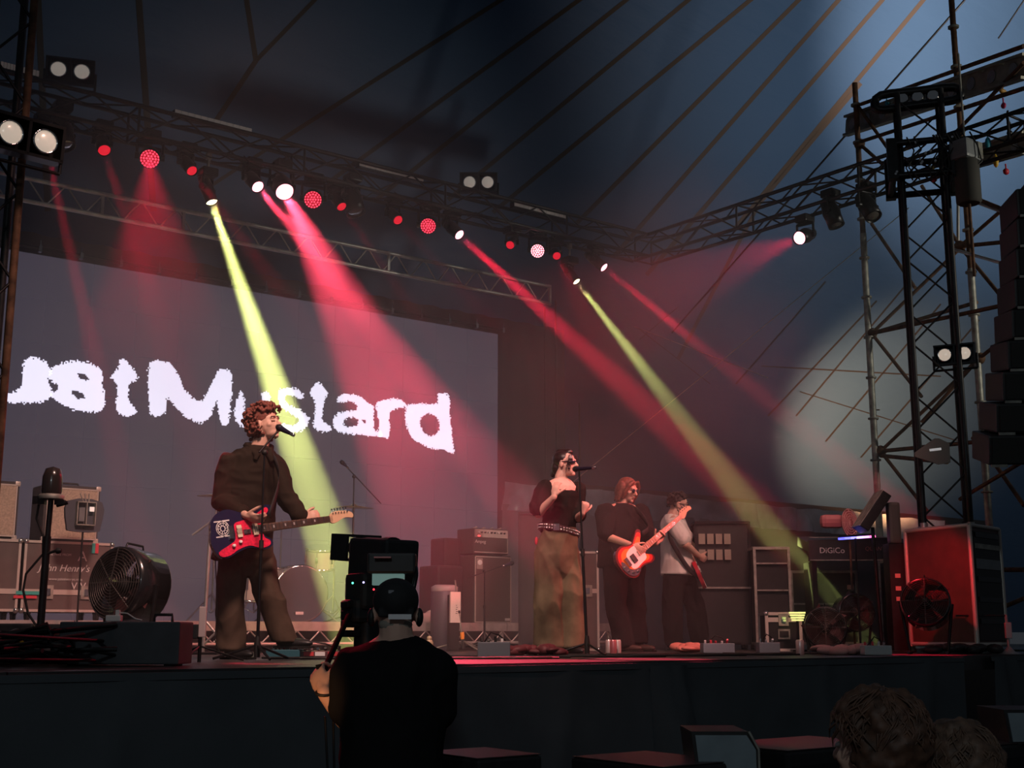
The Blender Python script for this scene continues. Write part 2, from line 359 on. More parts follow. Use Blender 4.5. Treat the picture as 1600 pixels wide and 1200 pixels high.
# ---------------------------------------------------------------- trusses
def box_truss(name, label, p0, p1, w, h, mat_, rch=0.024, rbr=0.011, pitch=0.45, group=None, side=None, top=True):
    """four-chord truss from p0 to p1 (centre line); w across, h high"""
    p0 = Vector(p0); p1 = Vector(p1); t = thing(name, label, 'truss', p0, 0, group); d = p1 - p0; L = d.length; e = d.normalized()
    s = (side or e.cross(Vector((0, 0, 1)))).normalized() if abs(e.z) < .9 else Vector((1, 0, 0)); u = s.cross(e).normalized()
    cr = [(a * w / 2 * s + b * h / 2 * u) for a, b in ((-1, -1), (1, -1), (1, 1), (-1, 1))]
    for c in cr: MB().tube(c, c + d, rch, n=8).build('chord', mat_, t)
    n = max(2, int(L / pitch)); 
    for f in range(4):
        c0, c1 = cr[f], cr[(f + 1) % 4]
        for i in range(n):
            a, b = (c0, c1) if i % 2 == 0 else (c1, c0)
            MB().tube(a + e * (L * i / n), b + e * (L * (i + 1) / n), rbr, n=5, cap=False).build('brace', mat_, t)
    for i in range(0, n + 1, 4):
        m = MB()
        for f in range(4): m.tube(cr[f] + e * (L * i / n), cr[(f + 1) % 4] + e * (L * i / n), rbr * 1.3, n=5, cap=False)
        m.build('end_frame', mat_, t)
    return t
zt = PY(60, 125, YT - .15).z; print('truss top z', zt)
TH = 0.30
xr = PY(1000, 375, YT).x
tz = zt - TH / 2
tr1 = box_truss('lighting_truss', 'long black lighting truss with a row of red lamps under it', (2.4, YT, tz), (xr, YT, tz), .3, TH, M_TRUSSBLACK)
zs = PX(1250, 303, xr).z
tr2 = box_truss('lighting_truss', 'black side truss running from the truss corner to the tower', (xr + .15, YT + .1, tz), (xr + .15, 5.2, zs - .1), .3, TH, M_TRUSSBLACK)
# silver ladder truss above the screen
yL = 13.9
la = PY(15, 272, yL); lb = PY(860, 448, yL); lc = PY(860, 475, yL); ld = PY(15, 305, yL)
lt = thing('ladder_truss', 'silver aluminium ladder truss with zigzag bars above the video wall', 'truss', (0, yL, 0))
z1_, z0_ = lb.z, lc.z; x0_, x1_ = 1.6, lb.x
print('ladder', la.z, lb.z, lc.z, ld.z)
MB().tube((x0_, 0, z1_), (x1_, 0, z1_), .027, n=8).build('chord', M_ALU, lt); MB().tube((x0_, 0, z0_), (x1_, 0, z0_), .027, n=8).build('chord', M_ALU, lt)
NB = 44; posts = {0, 8, 11, 21, 31, 44}
for i in range(NB):
    xa = x0_ + (x1_ - x0_) * i / NB; xb = x0_ + (x1_ - x0_) * (i + .92) / NB
    a, b = ((xa, z1_), (xb, z0_)) if i % 2 == 0 else ((xa, z0_), (xb, z1_))
    MB().tube((a[0], 0, a[1]), (b[0], 0, b[1]), .010, n=6, cap=False).build('brace', M_ALU, lt)
for x in (x0_, PY(160, 320, yL).x, PY(287, 340, yL).x, PY(607, 410, yL).x, x1_ - .01):
    MB().box((x, 0, (z0_ + z1_) / 2), (.035, .03, z1_ - z0_)).build('upright', M_ALU, lt)
# pipe along the screen top with clamps
pp = thing('screen_pipe', 'thin dark pipe with shiny clamps along the top of the video wall', 'pipe', (0, 14.35, sz1 + .03))
MB().tube((1.6, 0, 0), (sx1 + .02, 0, 0), .022, n=8).build('tube', M_BLACKMETAL, pp)
x = 1.75
while x < sx1:
    MB().box((x, -.01, -.01), (.035, .05, .075)).tube((x, -.02, .03), (x, -.02, .09), .006, n=5).build('clamp', M_CHROME, pp); x += .47

# ---------------------------------------------------------------- lamps on the trusses
M_GLASSD = mat('dark_lens', (0.10, 0.09, 0.08), 0.08, 0.0, spec=1.0, coat=1.0)
def glow(name, col, s): return mat(name, (0.02, 0.0, 0.0), 0.3, emit=col, estr=s)
G_DIM = glow('red_lens_dim', (0.9, 0.012, 0.035), 0.9); G_RED = glow('red_lens', (1.0, 0.05, 0.10), 2.2); G_HOT = glow('red_lens_hot', (1.0, 0.30, 0.38), 6.0); G_YEL = glow('yellow_lens', (1.0, 1.0, 0.55), 7.0)
G_CORE = glow('red_lens_core', (1.0, 0.35, 0.35), 3.0)
def fixture(label, pos, direc, kind, gm, clampz, r=0.085, group=None, name=None):
    d = Vector(direc).normalized(); pos = Vector(pos); R = Rdir(d)
    t = thing(name or ('wash_lamp' if kind == 'wash' else 'moving_head_lamp'), label, 'stage lamp', pos, 0, group)
    L = 0.34 if kind != 'wash' else 0.16; rb = r * (1.12 if kind != 'wash' else 1.2)
    # open-fronted head shell
    m = MB(); n = 20; prof = [(rb, 0.01), (rb, -L * .3), (rb * 1.1, -L * .5), (rb * .8, -L), (rb * .3, -L - .01)]
    inner = [(rb * .92, 0.01), (rb * .92, -L * .9)]
    vv = []; 
    for rr, h in [inner[1], inner[0]] + prof:
        for i in range(n): vv.append(R @ Vector((rr * cos(2 * pi * i / n), rr * sin(2 * pi * i / n), h)))
    m.add(vv, [(j * n + i, j * n + (i + 1) % n, (j + 1) * n + (i + 1) % n, (j + 1) * n + i) for j in range(len(prof) + 1) for i in range(n)], True)
    m.build('lamp_head', M_BLACKMETAL, t)
    pv = -d * (L * .5)
    # yoke and base hang straight down from the clamp
    sd = d.cross(Vector((0, 0, 1))); sd = sd.normalized() if sd.length > .05 else Vector((1, 0, 0))
    yk = MB(); w = rb * 1.25
    for sgn in (-1, 1):
        a = pv + sd * (w * sgn); yk.tube(a, a + Vector((0, 0, rb * 1.7)), .016, n=6); yk.tube(a - sd * .02 * sgn, a + sd * .02 * sgn, .035, n=10)
    yk.tube(pv + sd * w + Vector((0, 0, rb * 1.7)), pv - sd * w + Vector((0, 0, rb * 1.7)), .02, n=6); yk.build('yoke', M_BLACKMETAL, t)
    bz = rb * 1.7 + .06
    MB().bbox(pv + Vector((0, 0, bz)), (.17, .17, .09), .015).build('lamp_base', M_BLACKMETAL, t)
    top = clampz - pos.z
    if top > bz + pv.z: MB().tube(pv + Vector((0, 0, bz + .03)), (pv.x, pv.y, top), .014, n=6).box((pv.x, pv.y, top - .02), (.05, .05, .07)).build('clamp', M_STEEL, t)
    if kind == 'wash':
        m = MB(); 
        for q in range(37):
            ring, k = (0, 0) if q == 0 else ((1, q - 1) if q < 7 else ((2, q - 7) if q < 19 else (3, q - 19)))
            a = 2 * pi * k / max(1, ring * 6); m.lathe([(rb * .115, -.005), (rb * .10, .008), (.001, .012)], R @ Vector((rb * .29 * ring * cos(a), rb * .29 * ring * sin(a), 0)), R, n=6)
        lens = m.build('led_cluster', gm, t); lens['kind'] = 'stuff'
        MB().lathe([(rb * .9, -.03), (rb * .9, -.012), (.001, -.010)], (0, 0, 0), R, n=20).build('lens_plate', glow('red_plate', (.7, .0, .02), .5) if gm is not M_GLASSD else M_GLASSD, t)
    elif gm is M_GLASSD:
        MB().lathe([(rb * .9, -.03), (rb * .85, -.01), (rb * .5, .004), (.001, .01)], (0, 0, 0), R, n=20).build('lens', gm, t)
    else:
        MB().lathe([(rb * .93, -.03), (rb * .88, -.008), (rb * .5, .004), (.001, .008)], (0, 0, 0), R, n=20).build('lens', gm, t)
    return t
RED = (1.0, 0.015, 0.06); PNK = (1, .06, .12); YEL = (0.90, 1.0, 0.28)
tb = tz - TH / 2
BK = 6.0
FIX = [  # pixel, Y, kind, glow, end pixel, end Y, beam degrees, power, colour, radius, label
 ((163, 235), YT, 'spot', G_DIM, (420, 1030), 7.2, 4.5, 420, RED, .060, 'dim red moving-head lamp next to the twin lamp on the left mast'),
 ((234, 248), YT, 'wash', G_RED, (243, 470), 8.5, 11, 330, RED, .085, 'round red LED wash lamp facing forward, second lit lamp from the truss left end'),
 ((300, 267), YT, 'spot', G_DIM, (420, 430), 10.5, 4.5, 330, RED, .055, 'dim red moving-head lamp just left of the yellow beam lamp'),
 ((403, 292), YT, 'spot', G_HOT, (1005, 1020), 6.8, 5.5, 3800, PNK, .065, 'small bright red moving-head lamp with a pink beam, left of the white-hot one'),
 ((445, 300), YT, 'spot', G_HOT, (815, 1020), 6.7, 11.5, 3000, PNK, .095, 'white-hot round red lamp, brightest on the black truss'),
 ((489, 312), YT, 'wash', G_RED, (420, 470), 8.5, 8, 0, RED, .085, 'tilted red LED wash lamp right of the white-hot lamp'),
 ((534, 323), YT, 'spot', G_DIM, (760, 650), 9.5, 4, 160, RED, .055, 'small dim red lamp right of the first tilted LED lamp'),
 ((622, 344), YT, 'spot', G_DIM, (720, 450), 10.5, 4, 160, RED, .055, 'small dim red lamp near the middle of the truss'),
 ((669, 353), YT, 'wash', G_RED, (590, 520), 8.5, 8, 0, RED, .080, 'tilted red LED wash lamp below the middle of the truss'),
 ((718, 367), YT, 'spot', G_HOT, (1430, 1022), 6.7, 5.0, 3600, RED, .062, 'bright red lamp whose long beam crosses the ladder truss end'),
 ((797, 383), YT, 'spot', G_DIM, (700, 520), 9.5, 4, 0, RED, .050, 'small dim red lamp left of the slim bright LED lamp'),
 ((840, 392), YT, 'wash', G_HOT, (760, 560), 8.5, 8, 0, RED, .075, 'bright slim-looking tilted LED lamp near the truss corner'),
 ((870, 400), YT, 'spot', G_DIM, (905, 470), 10.5, 6, 120, RED, .050, 'small dim red lamp beside the bright tilted LED lamp near the corner'),
 ((944, 418), YT, 'spot', G_HOT, (1680, 1018), 7.0, 4.6, 2800, RED, .060, 'red moving-head lamp at the truss corner with a long red beam'),
 ((331, 316), 11.9, 'spot', G_YEL, (515, 850), 10.6, 7.2, 12500, YEL, .058, 'yellow moving-head lamp with a bright beam down to the drums'),
 ((901, 440), YT, 'spot', G_YEL, (1262, 910), 9.2, 5.6, 5000, YEL, .050, 'yellow moving-head lamp at the truss corner with a green-yellow beam'),
 ((1249, 372), 0, 'spot', G_HOT, (1120, 425), 0, 16, 160, RED, .075, 'lit red lamp under the side truss'),
 ((72, 232), YT, 'spot', G_DIM, (205, 800), 10.5, 4.5, 700, RED, .055, 'dim red lamp hidden behind the twin lamp on the left mast'),
]
for (px, ly, kind, gm, ep, ey, ang, pw, col, r, lab) in FIX:
    if ly == 0: s = PX(*px, xr + .1); e = s + (P(ep[0], ep[1], 12.9) - s)
    else: s = PY(*px, ly); e = PY(*ep, ey)
    d = (e - s).normalized()
    fixture(lab, s, d, kind, gm, tb if ly else zs - .3, r, 'lamps under the trusses')
    if pw:
        lp = s + d * 0.035
        spot_light('beam_light', lp, e, ang, pw * BK, col, 0.25, r * .6)
for px, X_, dd, lab in (((1307, 352), .1, (.1, -.3, -1), 'unlit black lamp beside the red one on the side truss'), ((1365, 338), .1, (-.1, -.6, -1), 'unlit black lamp nearest the scaffold on the side truss')):
    s = PX(*px, xr + X_); fixture(lab, s, dd, 'spot', M_GLASSD, zs - .3, .085, 'lamps under the trusses')
for px, lab in (((100, 228), 'unlit dark lamp right behind the twin lamp on the left mast'), ((556, 332), 'unlit dark lamp on the truss right of a small dim red lamp')):
    fixture(lab, PY(*px, YT), (.15, -.3, -1), 'spot', M_GLASSD, tb, .10, 'lamps under the trusses')

def blinder(label, c, rz, tilt, lit, s=1.0):
    """twin-lamp blinder: frame with two round lamps; faces local -Y"""
    t = thing('twin_lamp', label, 'stage lamp', c, rz, 'twin blinder lamps'); R = Rx(tilt)
    w, h, d = .44 * s, .22 * s, .13 * s
    fr = MB()
    for a, b in (((-w / 2, 0), (.02, h)), ((w / 2, 0), (.02, h)), ((0, 0), (.02, h)), ((0, h / 2), (w + .02, .02)), ((0, -h / 2), (w + .02, .02))):
        fr.box(R @ Vector((a[0], 0, a[1])), (b[0] * s, d, b[1]) if b[0] < .1 else (b[0], d, b[1] * s), R)
    fr.box(R @ Vector((0, d / 2, 0)), (w, .01, h), R)
    fr.build('housing', M_BLACKMETAL, t)
    for sx in (-1, 1):
        c_ = R @ Vector((sx * w / 4, -d * .30, 0)); Rl = R @ Rx(pi / 2)
        MB().lathe([(.078 * s, -.03), (.084 * s, .01), (.072 * s, .014), (.070 * s, 0)], c_, Rl, n=20).build('reflector_ring', M_CHROME, t)
        MB().lathe([(.070 * s, 0), (.055 * s, .012), (.03 * s, .02), (.001, .022)], c_, Rl, n=16).build('bulb_lens', lit, t)
    MB().tube(R @ Vector((-w / 2 - .02, 0, 0)), R @ Vector((-w / 2 - .02, 0, -h * .8)), .012).tube(R @ Vector((w / 2 + .02, 0, 0)), R @ Vector((w / 2 + .02, 0, -h * .8)), .012).tube(R @ Vector((-w / 2 - .02, 0, -h * .8)), R @ Vector((w / 2 + .02, 0, -h * .8)), .012).build('bracket', M_BLACKMETAL, t)
    return t
M_BULB = mat('blinder_lens', (0.75, 0.68, 0.60), 0.25, 0.3, emit=(1.0, 0.82, 0.66), estr=0.42)
M_BULB2 = mat('blinder_lens_dim', (0.75, 0.68, 0.60), 0.25, 0.3, emit=(0.9, 0.78, 0.68), estr=0.22)
face = -YAW * .55
blinder('twin lamp standing on top of the black truss, left end', PY(110, 112, YT), face, radians(8), M_BULB2)
blinder('twin lamp standing on top of the black truss, above its right half', PY(748, 286, YT), face - .3, radians(8), M_BULB2)
bl = P(40, 216, 7.6); blinder('large twin lamp clamped to the dark mast at the stage left edge', bl, -YAW * .4 + .35, radians(6), M_BULB, 1.0)
bt = P(1492, 554, 12.0); blinder('small twin lamp clamped to the black tower', bt, -YAW - .45, radians(4), M_BULB, .82)
for k, (a, b) in enumerate((((0, 100), (60, 118)), ((272, 175), (392, 207)), ((560, 255), (660, 281)), ((802, 318), (885, 340)))):
    pa, pb = PY(*a, YT - .1), PY(*b, YT - .1); z = zt + .06
    t = thing('strip_light', ['pale strip light on the truss top beside the left mast', 'pale strip light on the truss top above the yellow lamp', 'pale strip light on the truss top left of the twin lamp', 'pale strip light on the truss top near the corner'][k], 'stage lamp', ((pa.x + pb.x) / 2, YT - .1, (pa.z + pb.z) / 2), 0, 'strip lights on the truss')
    Lh = (pb.x - pa.x) / 2
    MB().bbox((0, .03, 0), (2 * Lh, .09, .075), .01).build('housing', M_BLACKMETAL, t)
    for q in range(12): MB().box((-Lh + (q + .5) * 2 * Lh / 12, -.022, 0), (2 * Lh / 12 - .006, .012, .055)).build('diffuser', mat('strip_diffuser', (.62, .58, .55), .4, emit=(.6, .5, .45), estr=.05), t)
# cable clutter tied along the black truss
cl = MB(); rr = random.Random(3)
for k in range(26):
    x = 2.6 + k * .31; pts = []
    for q in range(7): pts.append((x + q * .09, YT - .16 + rr.uniform(-.03, .03), tb + .02 - .09 * sin(pi * q / 6) * rr.uniform(.4, 1.4)))
    cl.path(pts, .007, 5)
tag(cl.build('truss_cabling', M_RUBBER), 'black cables looped along the underside of the long truss', 'cable', kind='stuff')
# ---------------------------------------------------------------- left mast
mc = P(-24, 500, 7.9); mt = thing('mast', 'dark mast at the left edge of the stage carrying a large twin lamp', 'mast', (mc.x, mc.y, 0))
for dx, dy in ((-.12, -.12), (.12, -.12), (-.12, .12), (.12, .12)):
    MB().tube((dx, dy, 0), (dx, dy, 7.2), .026).build('mast_tube', M_RUST if dx > 0 and dy < 0 else M_TRUSSBLACK, mt)
for k in range(24):
    z = .3 * k; s_ = 1 if k % 2 else -1
    MB().tube((-.12, -.12, z), (.12, -.12, z + .3), .01, n=5).build('brace', M_TRUSSBLACK, mt) if s_ > 0 else MB().tube((.12, -.12, z), (-.12, -.12, z + .3), .01, n=5).build('brace', M_TRUSSBLACK, mt)
# ================================================================ backline
def F(px, D, z=0.0):
    p = P(px, 990, D); return Vector((p.x, p.y, z))
def text_part(body, size, parent, loc, rot, m, ext=0.001, align='CENTER', shear=0.0, name='lettering', font=None):
    cu = bpy.data.curves.new(name, 'FONT'); cu.body = body; cu.size = size; cu.extrude = ext; cu.align_x = align; cu.align_y = 'CENTER'; cu.shear = shear; cu.resolution_u = 3
    ob = bpy.data.objects.new(name, cu); C.objects.link(ob); dg = bpy.context.evaluated_depsgraph_get()
    me = bpy.data.meshes.new_from_object(ob.evaluated_get(dg)); bpy.data.objects.remove(ob)
    me.materials.clear(); me.materials.append(m); o = bpy.data.objects.new(name, me); C.objects.link(o); o.parent = parent; o.location = loc; o.rotation_euler = rot
    return o
M_INK = mat('white_print', (0.75, 0.72, 0.70), 0.6)
RZ = PY(640, 973, 11.4).z; print('riser', RZ)
YR = 11.4
ri = thing('drum_riser', 'low aluminium-edged riser with zigzag truss front under the drums and amps', 'riser', (0, YR, 0))
x0r, x1r = 2.2, PY(958, 978, YR).x
M_RISERTOP = mat('riser_top', (0.10, 0.09, 0.085), 0.7, noise_amt=0.3)
for i in range(5):
    w = (x1r - x0r) / 5; MB().box0(x0r + i * w + .004, x0r + (i + 1) * w - .004, 0.0, 2.4, RZ - .03, RZ).build('riser_deck', M_RISERTOP, ri)
    MB().box0(x0r + i * w + .004, x0r + (i + 1) * w - .004, -.03, 0.0, RZ - .085, RZ + .004).build('edge_rail', M_ALU, ri)
MB().tube((x0r, -.015, RZ - .21), (x1r, -.015, RZ - .21), .018).build('bottom_chord', M_ALU, ri)
nb = int((x1r - x0r) / .125)
for i in range(nb):
    xa, xb = x0r + (x1r - x0r) * i / nb, x0r + (x1r - x0r) * (i + 1) / nb
    za, zb = (RZ - .085, RZ - .2) if i % 2 == 0 else (RZ - .2, RZ - .085)
    MB().tube((xa, -.015, za), (xb, -.015, zb), .008, n=5, cap=False).build('brace', M_ALU, ri)
for i in range(6):
    for y in (.03, 2.35): MB().tube((x0r + .05 + (x1r - x0r - .1) * i / 5, y, 0), (x0r + .05 + (x1r - x0r - .1) * i / 5, y, RZ - .03), .024).build('leg', M_ALU, ri)
M_SCRIM = mat('riser_valance', (0.05, 0.042, 0.042), 0.9)
MB().box0(x0r, x1r, .30, .32, .005, RZ - .04).build('valance', M_SCRIM, ri)

# ---- drum kit
M_SHELL = mat('clear_drum_shell', (0.62, 0.60, 0.52), 0.22, 0.25, coat=.5); M_HEADBLK = mat('smoked_drum_head', (0.16, 0.15, 0.14), 0.35, coat=.3)
M_HEADW = mat('coated_drum_head', (0.72, 0.70, 0.66), 0.5); M_BRASS = mat('cymbal_bronze', (0.65, 0.50, 0.25), 0.28, 0.95)
def drum(name, label, c, axis, r, depth, headm, parent=None, lugs=8, group='drums on the riser'):
    t = thing(name, label, 'drum', c, 0, group); R = Rdir(axis)
    m = MB(); m.lathe([(r, 0), (r, depth)], (0, 0, 0), R, n=32); m.build('shell', M_SHELL, t)
    for h in (0, depth): MB().lathe([(r * .99, h - .012), (r * 1.05, h - .014), (r * 1.06, h + .014), (r * .99, h + .012)], (0, 0, 0), R, n=32).build('hoop', M_CHROME, t)
    MB().lathe([(r * .98, depth + .004), (.001, depth + .006)], (0, 0, 0), R, n=28).build('drum_head', headm, t)
    for k in range(lugs):
        a = 2 * pi * k / lugs + .2; m = MB(); q = Vector((r * 1.03 * cos(a), r * 1.03 * sin(a), depth * .5)); m.box(R @ q, (.03, .03, depth * .35), R @ Rz(a)).tube(R @ Vector((r * 1.05 * cos(a), r * 1.05 * sin(a), -.01)), R @ Vector((r * 1.05 * cos(a), r * 1.05 * sin(a), depth + .012)), .005, n=5); m.build('lug', M_CHROME, t)
    return t
db = PY(477, 925, 12.05); r_b = .285
bc = Vector((db.x, 12.05, RZ + r_b + .012))
bd = drum('bass_drum', 'large bass drum with grey front head facing forward', bc + Vector((0, .42, 0)), (-.12, -1, 0), r_b, .42, M_HEADBLK)
MB().lathe([(.06, .422), (.001, .424)], Rdir((-.12, -1, 0)) @ Vector((.13, .10, .008)), Rdir((-.12, -1, 0)), n=16).build('port_hole', M_BLACK, bd)
MB().box(Vector((-.07, -.44, -.2)), (.09, .004, .03)).build('head_sticker', M_INK, bd)
for s in (-1, 1): MB().tube((s * .24, -.2, -.1), (s * .42, -.38, -r_b), .011).build('spur', M_CHROME, bd)
def at_r(px, dy=0): q = PY(px, 960, 12.3 + dy); return Vector((q.x, 12.3 + dy, RZ))
def stand(name, label, base, h, group, spread=.25, top=None, m_=M_CHROME, cat='stand'):
    t = thing(name, label, cat, base, 0, group); MB().tube((0, 0, .12), (0, 0, h), .011).build('pole', m_, t)
    for k in range(3):
        a = 2 * pi * k / 3 + .5; MB().tube((0, 0, .30), (spread * cos(a), spread * sin(a), .015), .009, n=6).tube((spread * .5 * cos(a), spread * .5 * sin(a), .15), (0, 0, .1), .006, n=5).build('leg', m_, t)
    return t
q = PY(506, 885, 12.2); drum('rack_tom', 'silver rack tom mounted above the bass drum, nearest the camera operator', (q.x, 12.3, q.z - .01), (-.1, -.25, 1), .155, .21, M_HEADW, lugs=6)
q = PY(452, 893, 12.1); drum('snare_drum', 'shallow snare drum above the bass drum behind the guitar', (q.x, 12.55, q.z - .06), (0, -.1, 1), .17, .12, M_HEADW, lugs=8)
q = PY(396, 935, 12.2); drum('floor_tom', 'floor tom standing between the legs of the tall guitarist', (q.x, 12.3, RZ + .22), (0, -.05, 1), .20, .36, M_HEADW, lugs=8)
s_ = stand('tom_stand', 'chrome stand holding the rack tom right of the bass drum', at_r(520, 0), .62, 'drum hardware')
s_ = stand('snare_stand', 'chrome stand under the snare drum behind the bass drum', at_r(452, .3), .50, 'drum hardware')
s_ = stand('floor_tom_stand', 'chrome stand under the floor tom behind the tall guitarist', at_r(396, 0), .20, 'drum hardware', .2)
for px, h, r, lab in ((549, 1.30, .22, 'thin bronze cymbal level above the rack tom, on a chrome stand'), (330, 1.32, .2, 'bronze cymbal edge-on behind the tall guitarist, on a chrome stand'), (435, 1.05, .17, 'small bronze hi-hat cymbal on a stand behind the guitar neck')):
    b = at_r(px, .25); t = stand('cymbal', lab, b, h, 'cymbals', .25, cat='cymbal')
    MB().lathe([(.001, .03), (.03, .025), (.045, .01), (r, -.012), (r, -.016), (.045, .0), (.001, .0)], (0, 0, h), Rx(.06), n=32).build('cymbal_plate', M_BRASS, t)
    MB().tube((0, 0, h), (0, 0, h + .06), .008).build('wing_nut', M_CHROME, t)
def mic_stand(label, base, h, boom0, boom1, m_=M_BLACKMETAL, group='microphone stands', mic=True, tilt=(0, 0), legs=.3, kind='mic_stand'):
    """base in world; boom ends are local offsets"""
    t = thing(kind, label, 'microphone stand', base, 0, group); tp = Vector((tilt[0], tilt[1], h))
    MB().tube((0, 0, .04), tp * .55, .012).tube(tp * .5, tp, .008).build('pole', m_, t); MB().tube(tp * .53, tp * .57, .017).build('clutch', M_RUBBER, t)
    for k in range(3):
        a = 2 * pi * k / 3 + .35; MB().tube((0, 0, .10), (legs * cos(a), legs * sin(a), .012), .009, n=6).build('leg', m_, t)
    MB().lathe([(.02, .02), (.024, .10), (.016, .16)], n=10).build('leg_hub', M_RUBBER, t)
    if boom0 is not None:
        b0, b1 = Vector(boom0), Vector(boom1); MB().tube(b0, b1, .007).build('boom', m_, t); MB().ell(tp, .022).build('boom_joint', M_RUBBER, t)
    return t
def microphone(label, tip, back, group='microphones', col=None, r=.025):
    """tip = grille centre, back = cable end (world)"""
    tip = Vector(tip); back = Vector(back); t = thing('microphone', label, 'microphone', tip, 0, group); d = (back - tip); R = Rdir(d)
    L = d.length
    MB().lathe([(.001, -r), (r * .7, -r * .8), (r, 0), (r * .95, r * .7), (r * .6, r * 1.3)], R=R, n=16).build('grille', col or mat('mic_grille', (.03, .03, .035), .4, .6), t)
    MB().lathe([(r * .75, r * 1.0), (r * .8, r * 1.5), (r * .5, L * .95), (r * .5, L)], R=R, n=12).build('handle', mat('mic_body', (.02, .02, .05), .35, .4), t)
    MB().lathe([(r * .55, L), (r * .55, L + .03), (r * .2, L + .035)], R=R, n=10).build('plug', M_CHROME, t)
    return t
b = at_r(548, .1); mic_stand('tall boom stand over the drums with its arm slanting down to the right', b, 1.62, (-.12, 0, 1.74), (.36, 0, 1.34)); microphone('small microphone over the drum kit at the boom stand end', b + Vector((-.16, 0, 1.77)), b + Vector((-.1, 0, 1.73)))

# ---- guitar cabinets on flight cases, left
M_GRILLE = mat('tan_grille_cloth', (0.50, 0.40, 0.31), 0.85, noise_amt=0.22, nscale=60); M_TOLEX = mat('dark_tolex', (0.05, 0.042, 0.042), 0.7, noise_amt=.2, nscale=40)
M_CASE = mat('flight_case_laminate', (0.12, 0.09, 0.085), 0.5, noise_amt=0.15); M_CASEDGE = mat('flight_case_aluminium', (0.62, 0.56, 0.50), 0.45, 0.35)
def boxthing_frame(t, w, d, h, edge, m_edge, z0=0.0):
    for x in (-w / 2, w / 2):
        for y in (-d / 2, d / 2): MB().box((x, y, z0 + h / 2), (edge, edge, h)).build('edge_trim', m_edge, t)
    for z in (z0, z0 + h):
        for y in (-d / 2, d / 2): MB().box((0, y, z), (w, edge, edge)).build('edge_trim', m_edge, t)
        for x in (-w / 2, w / 2): MB().box((x, 0, z), (edge, d, edge)).build('edge_trim', m_edge, t)
def latch(t, c, R=None, s=1.0):
    o = MB().box(c, (.10 * s, .012, .12 * s), R).build('latch_plate', M_STEEL, t)
    MB().box(Vector(c) + Vector((0, -.010, 0)), (.045 * s, .012, .06 * s)).build('butterfly', M_CHROME, o); return o
def flight_case(label, c, w, d, h, rz=0, lid=None, group='flight cases', m_=None, edge=.022, latches=2, casters=True):
    t = thing('flight_case', label, 'case', c, rz, group); zb = .09 if casters else 0.012
    MB().box0(-w / 2, w / 2, -d / 2, d / 2, zb, zb + h).build('case_body', m_ or M_CASE, t)
    boxthing_frame(t, w, d, h, edge, M_CASEDGE, zb)
    lz = zb + (lid or h * .3)
    MB().box((0, -d / 2 - .003, lz), (w, .012, .045)).build('lid_rail', M_CASEDGE, t)
    for k in range(latches): latch(t, ((k + .5) / latches * w * .9 - w * .45, -d / 2 - .012, lz))
    for x in (-w / 2, w / 2):
        for z in (zb, zb + h): MB().ell((x, -d / 2, z), .028, nu=8, nv=6).build('ball_corner', M_CHROME, t)
    if casters:
        for x in (-w * .4, w * .4):
            for y in (-d * .35, d * .35): MB().tube((x - .015, y, .045), (x + .015, y, .045), .045, n=14).box((x, y, .075), (.05, .06, .03)).build('caster', M_RUBBER, t)
    return t
def cabinet(label, c, w, d, h, rz=0, grille=None, group='guitar cabinets', name='speaker_cabinet'):
    t = thing(name, label, 'speaker cabinet', c, rz, group)
    MB().bbox((0, 0, h / 2), (w, d, h), .02).build('cabinet_shell', M_TOLEX, t)
    MB().bbox((0, -d / 2 - .004, h / 2), (w * .88, .02, h * .86), .008).build('grille_cloth', grille or M_GRILLE, t)
    for a, b, s in (((0, h * .935), 0, (w * .9, .012)), ((0, h * .065), 0, (w * .9, .012)), ((-w * .445, h / 2), 0, (.010, h * .87)), ((w * .445, h / 2), 0, (.010, h * .87))):
        MB().box((a[0], -d / 2 - .012, a[1]), (s[0], .012, s[1])).build('piping', M_CASEDGE, t)
    MB().path([(-.12, 0, h), (-.10, 0, h + .035), (.10, 0, h + .035), (.12, 0, h)], .010, 6).build('handle', M_RUBBER, t)
    for x in (-w / 2 + .02, w / 2 - .02):
        for z in (.02, h - .02): MB().bbox((x, -d / 2 + .015, z), (.05, .05, .05), .015).build('corner_cap', M_CASEDGE, t)
    return t
yC = 11.95
def px_w(x0, x1, Y, yy=900): return PY(x0, yy, Y).x, PY(x1, yy, Y).x
xa, xb = px_w(37, 172, yC - .3); zt_ = PY(100, 848, yC - .3).z
w = xb - xa; hcase = zt_ - RZ - .09
fc = flight_case('dark red-brown flight case with white lettering under the tan cabinet', ((xa + xb) / 2, yC, RZ), w, .6, hcase, lid=hcase * .27)
text_part("John Henry's", .088, fc, (-.04, -.309, hcase * .62 + .09), (pi / 2, 0, 0), M_INK, shear=.3)
text_part("THE HIRE FROM", .030, fc, (-.09, -.309, hcase * .82 + .09), (pi / 2, 0, 0), M_INK)
text_part("www.johnhenrys.com", .034, fc, (-.02, -.309, hcase * .46 + .09), (pi / 2, 0, 0), M_INK)
text_part("A", .13, fc, (.12, -.309, hcase * .80 + .09), (pi / 2, 0, 0), M_INK)
text_part("V V", .09, fc, (.10, -.309, hcase * .36 + .09), (pi / 2, 0, 0), M_INK)
M_TR = mat('red_tape', (.7, .05, .08), .5); M_TT = mat('teal_tape', (.05, .42, .36), .5)
MB().box((w * .30 - .02, -.315, hcase + .05), (.03, .004, .09)).build('teal_tape_strip', M_TT, fc); MB().box((w * .30 + .012, -.315, hcase + .05), (.03, .004, .09)).build('red_tape_strip', M_TR, fc)
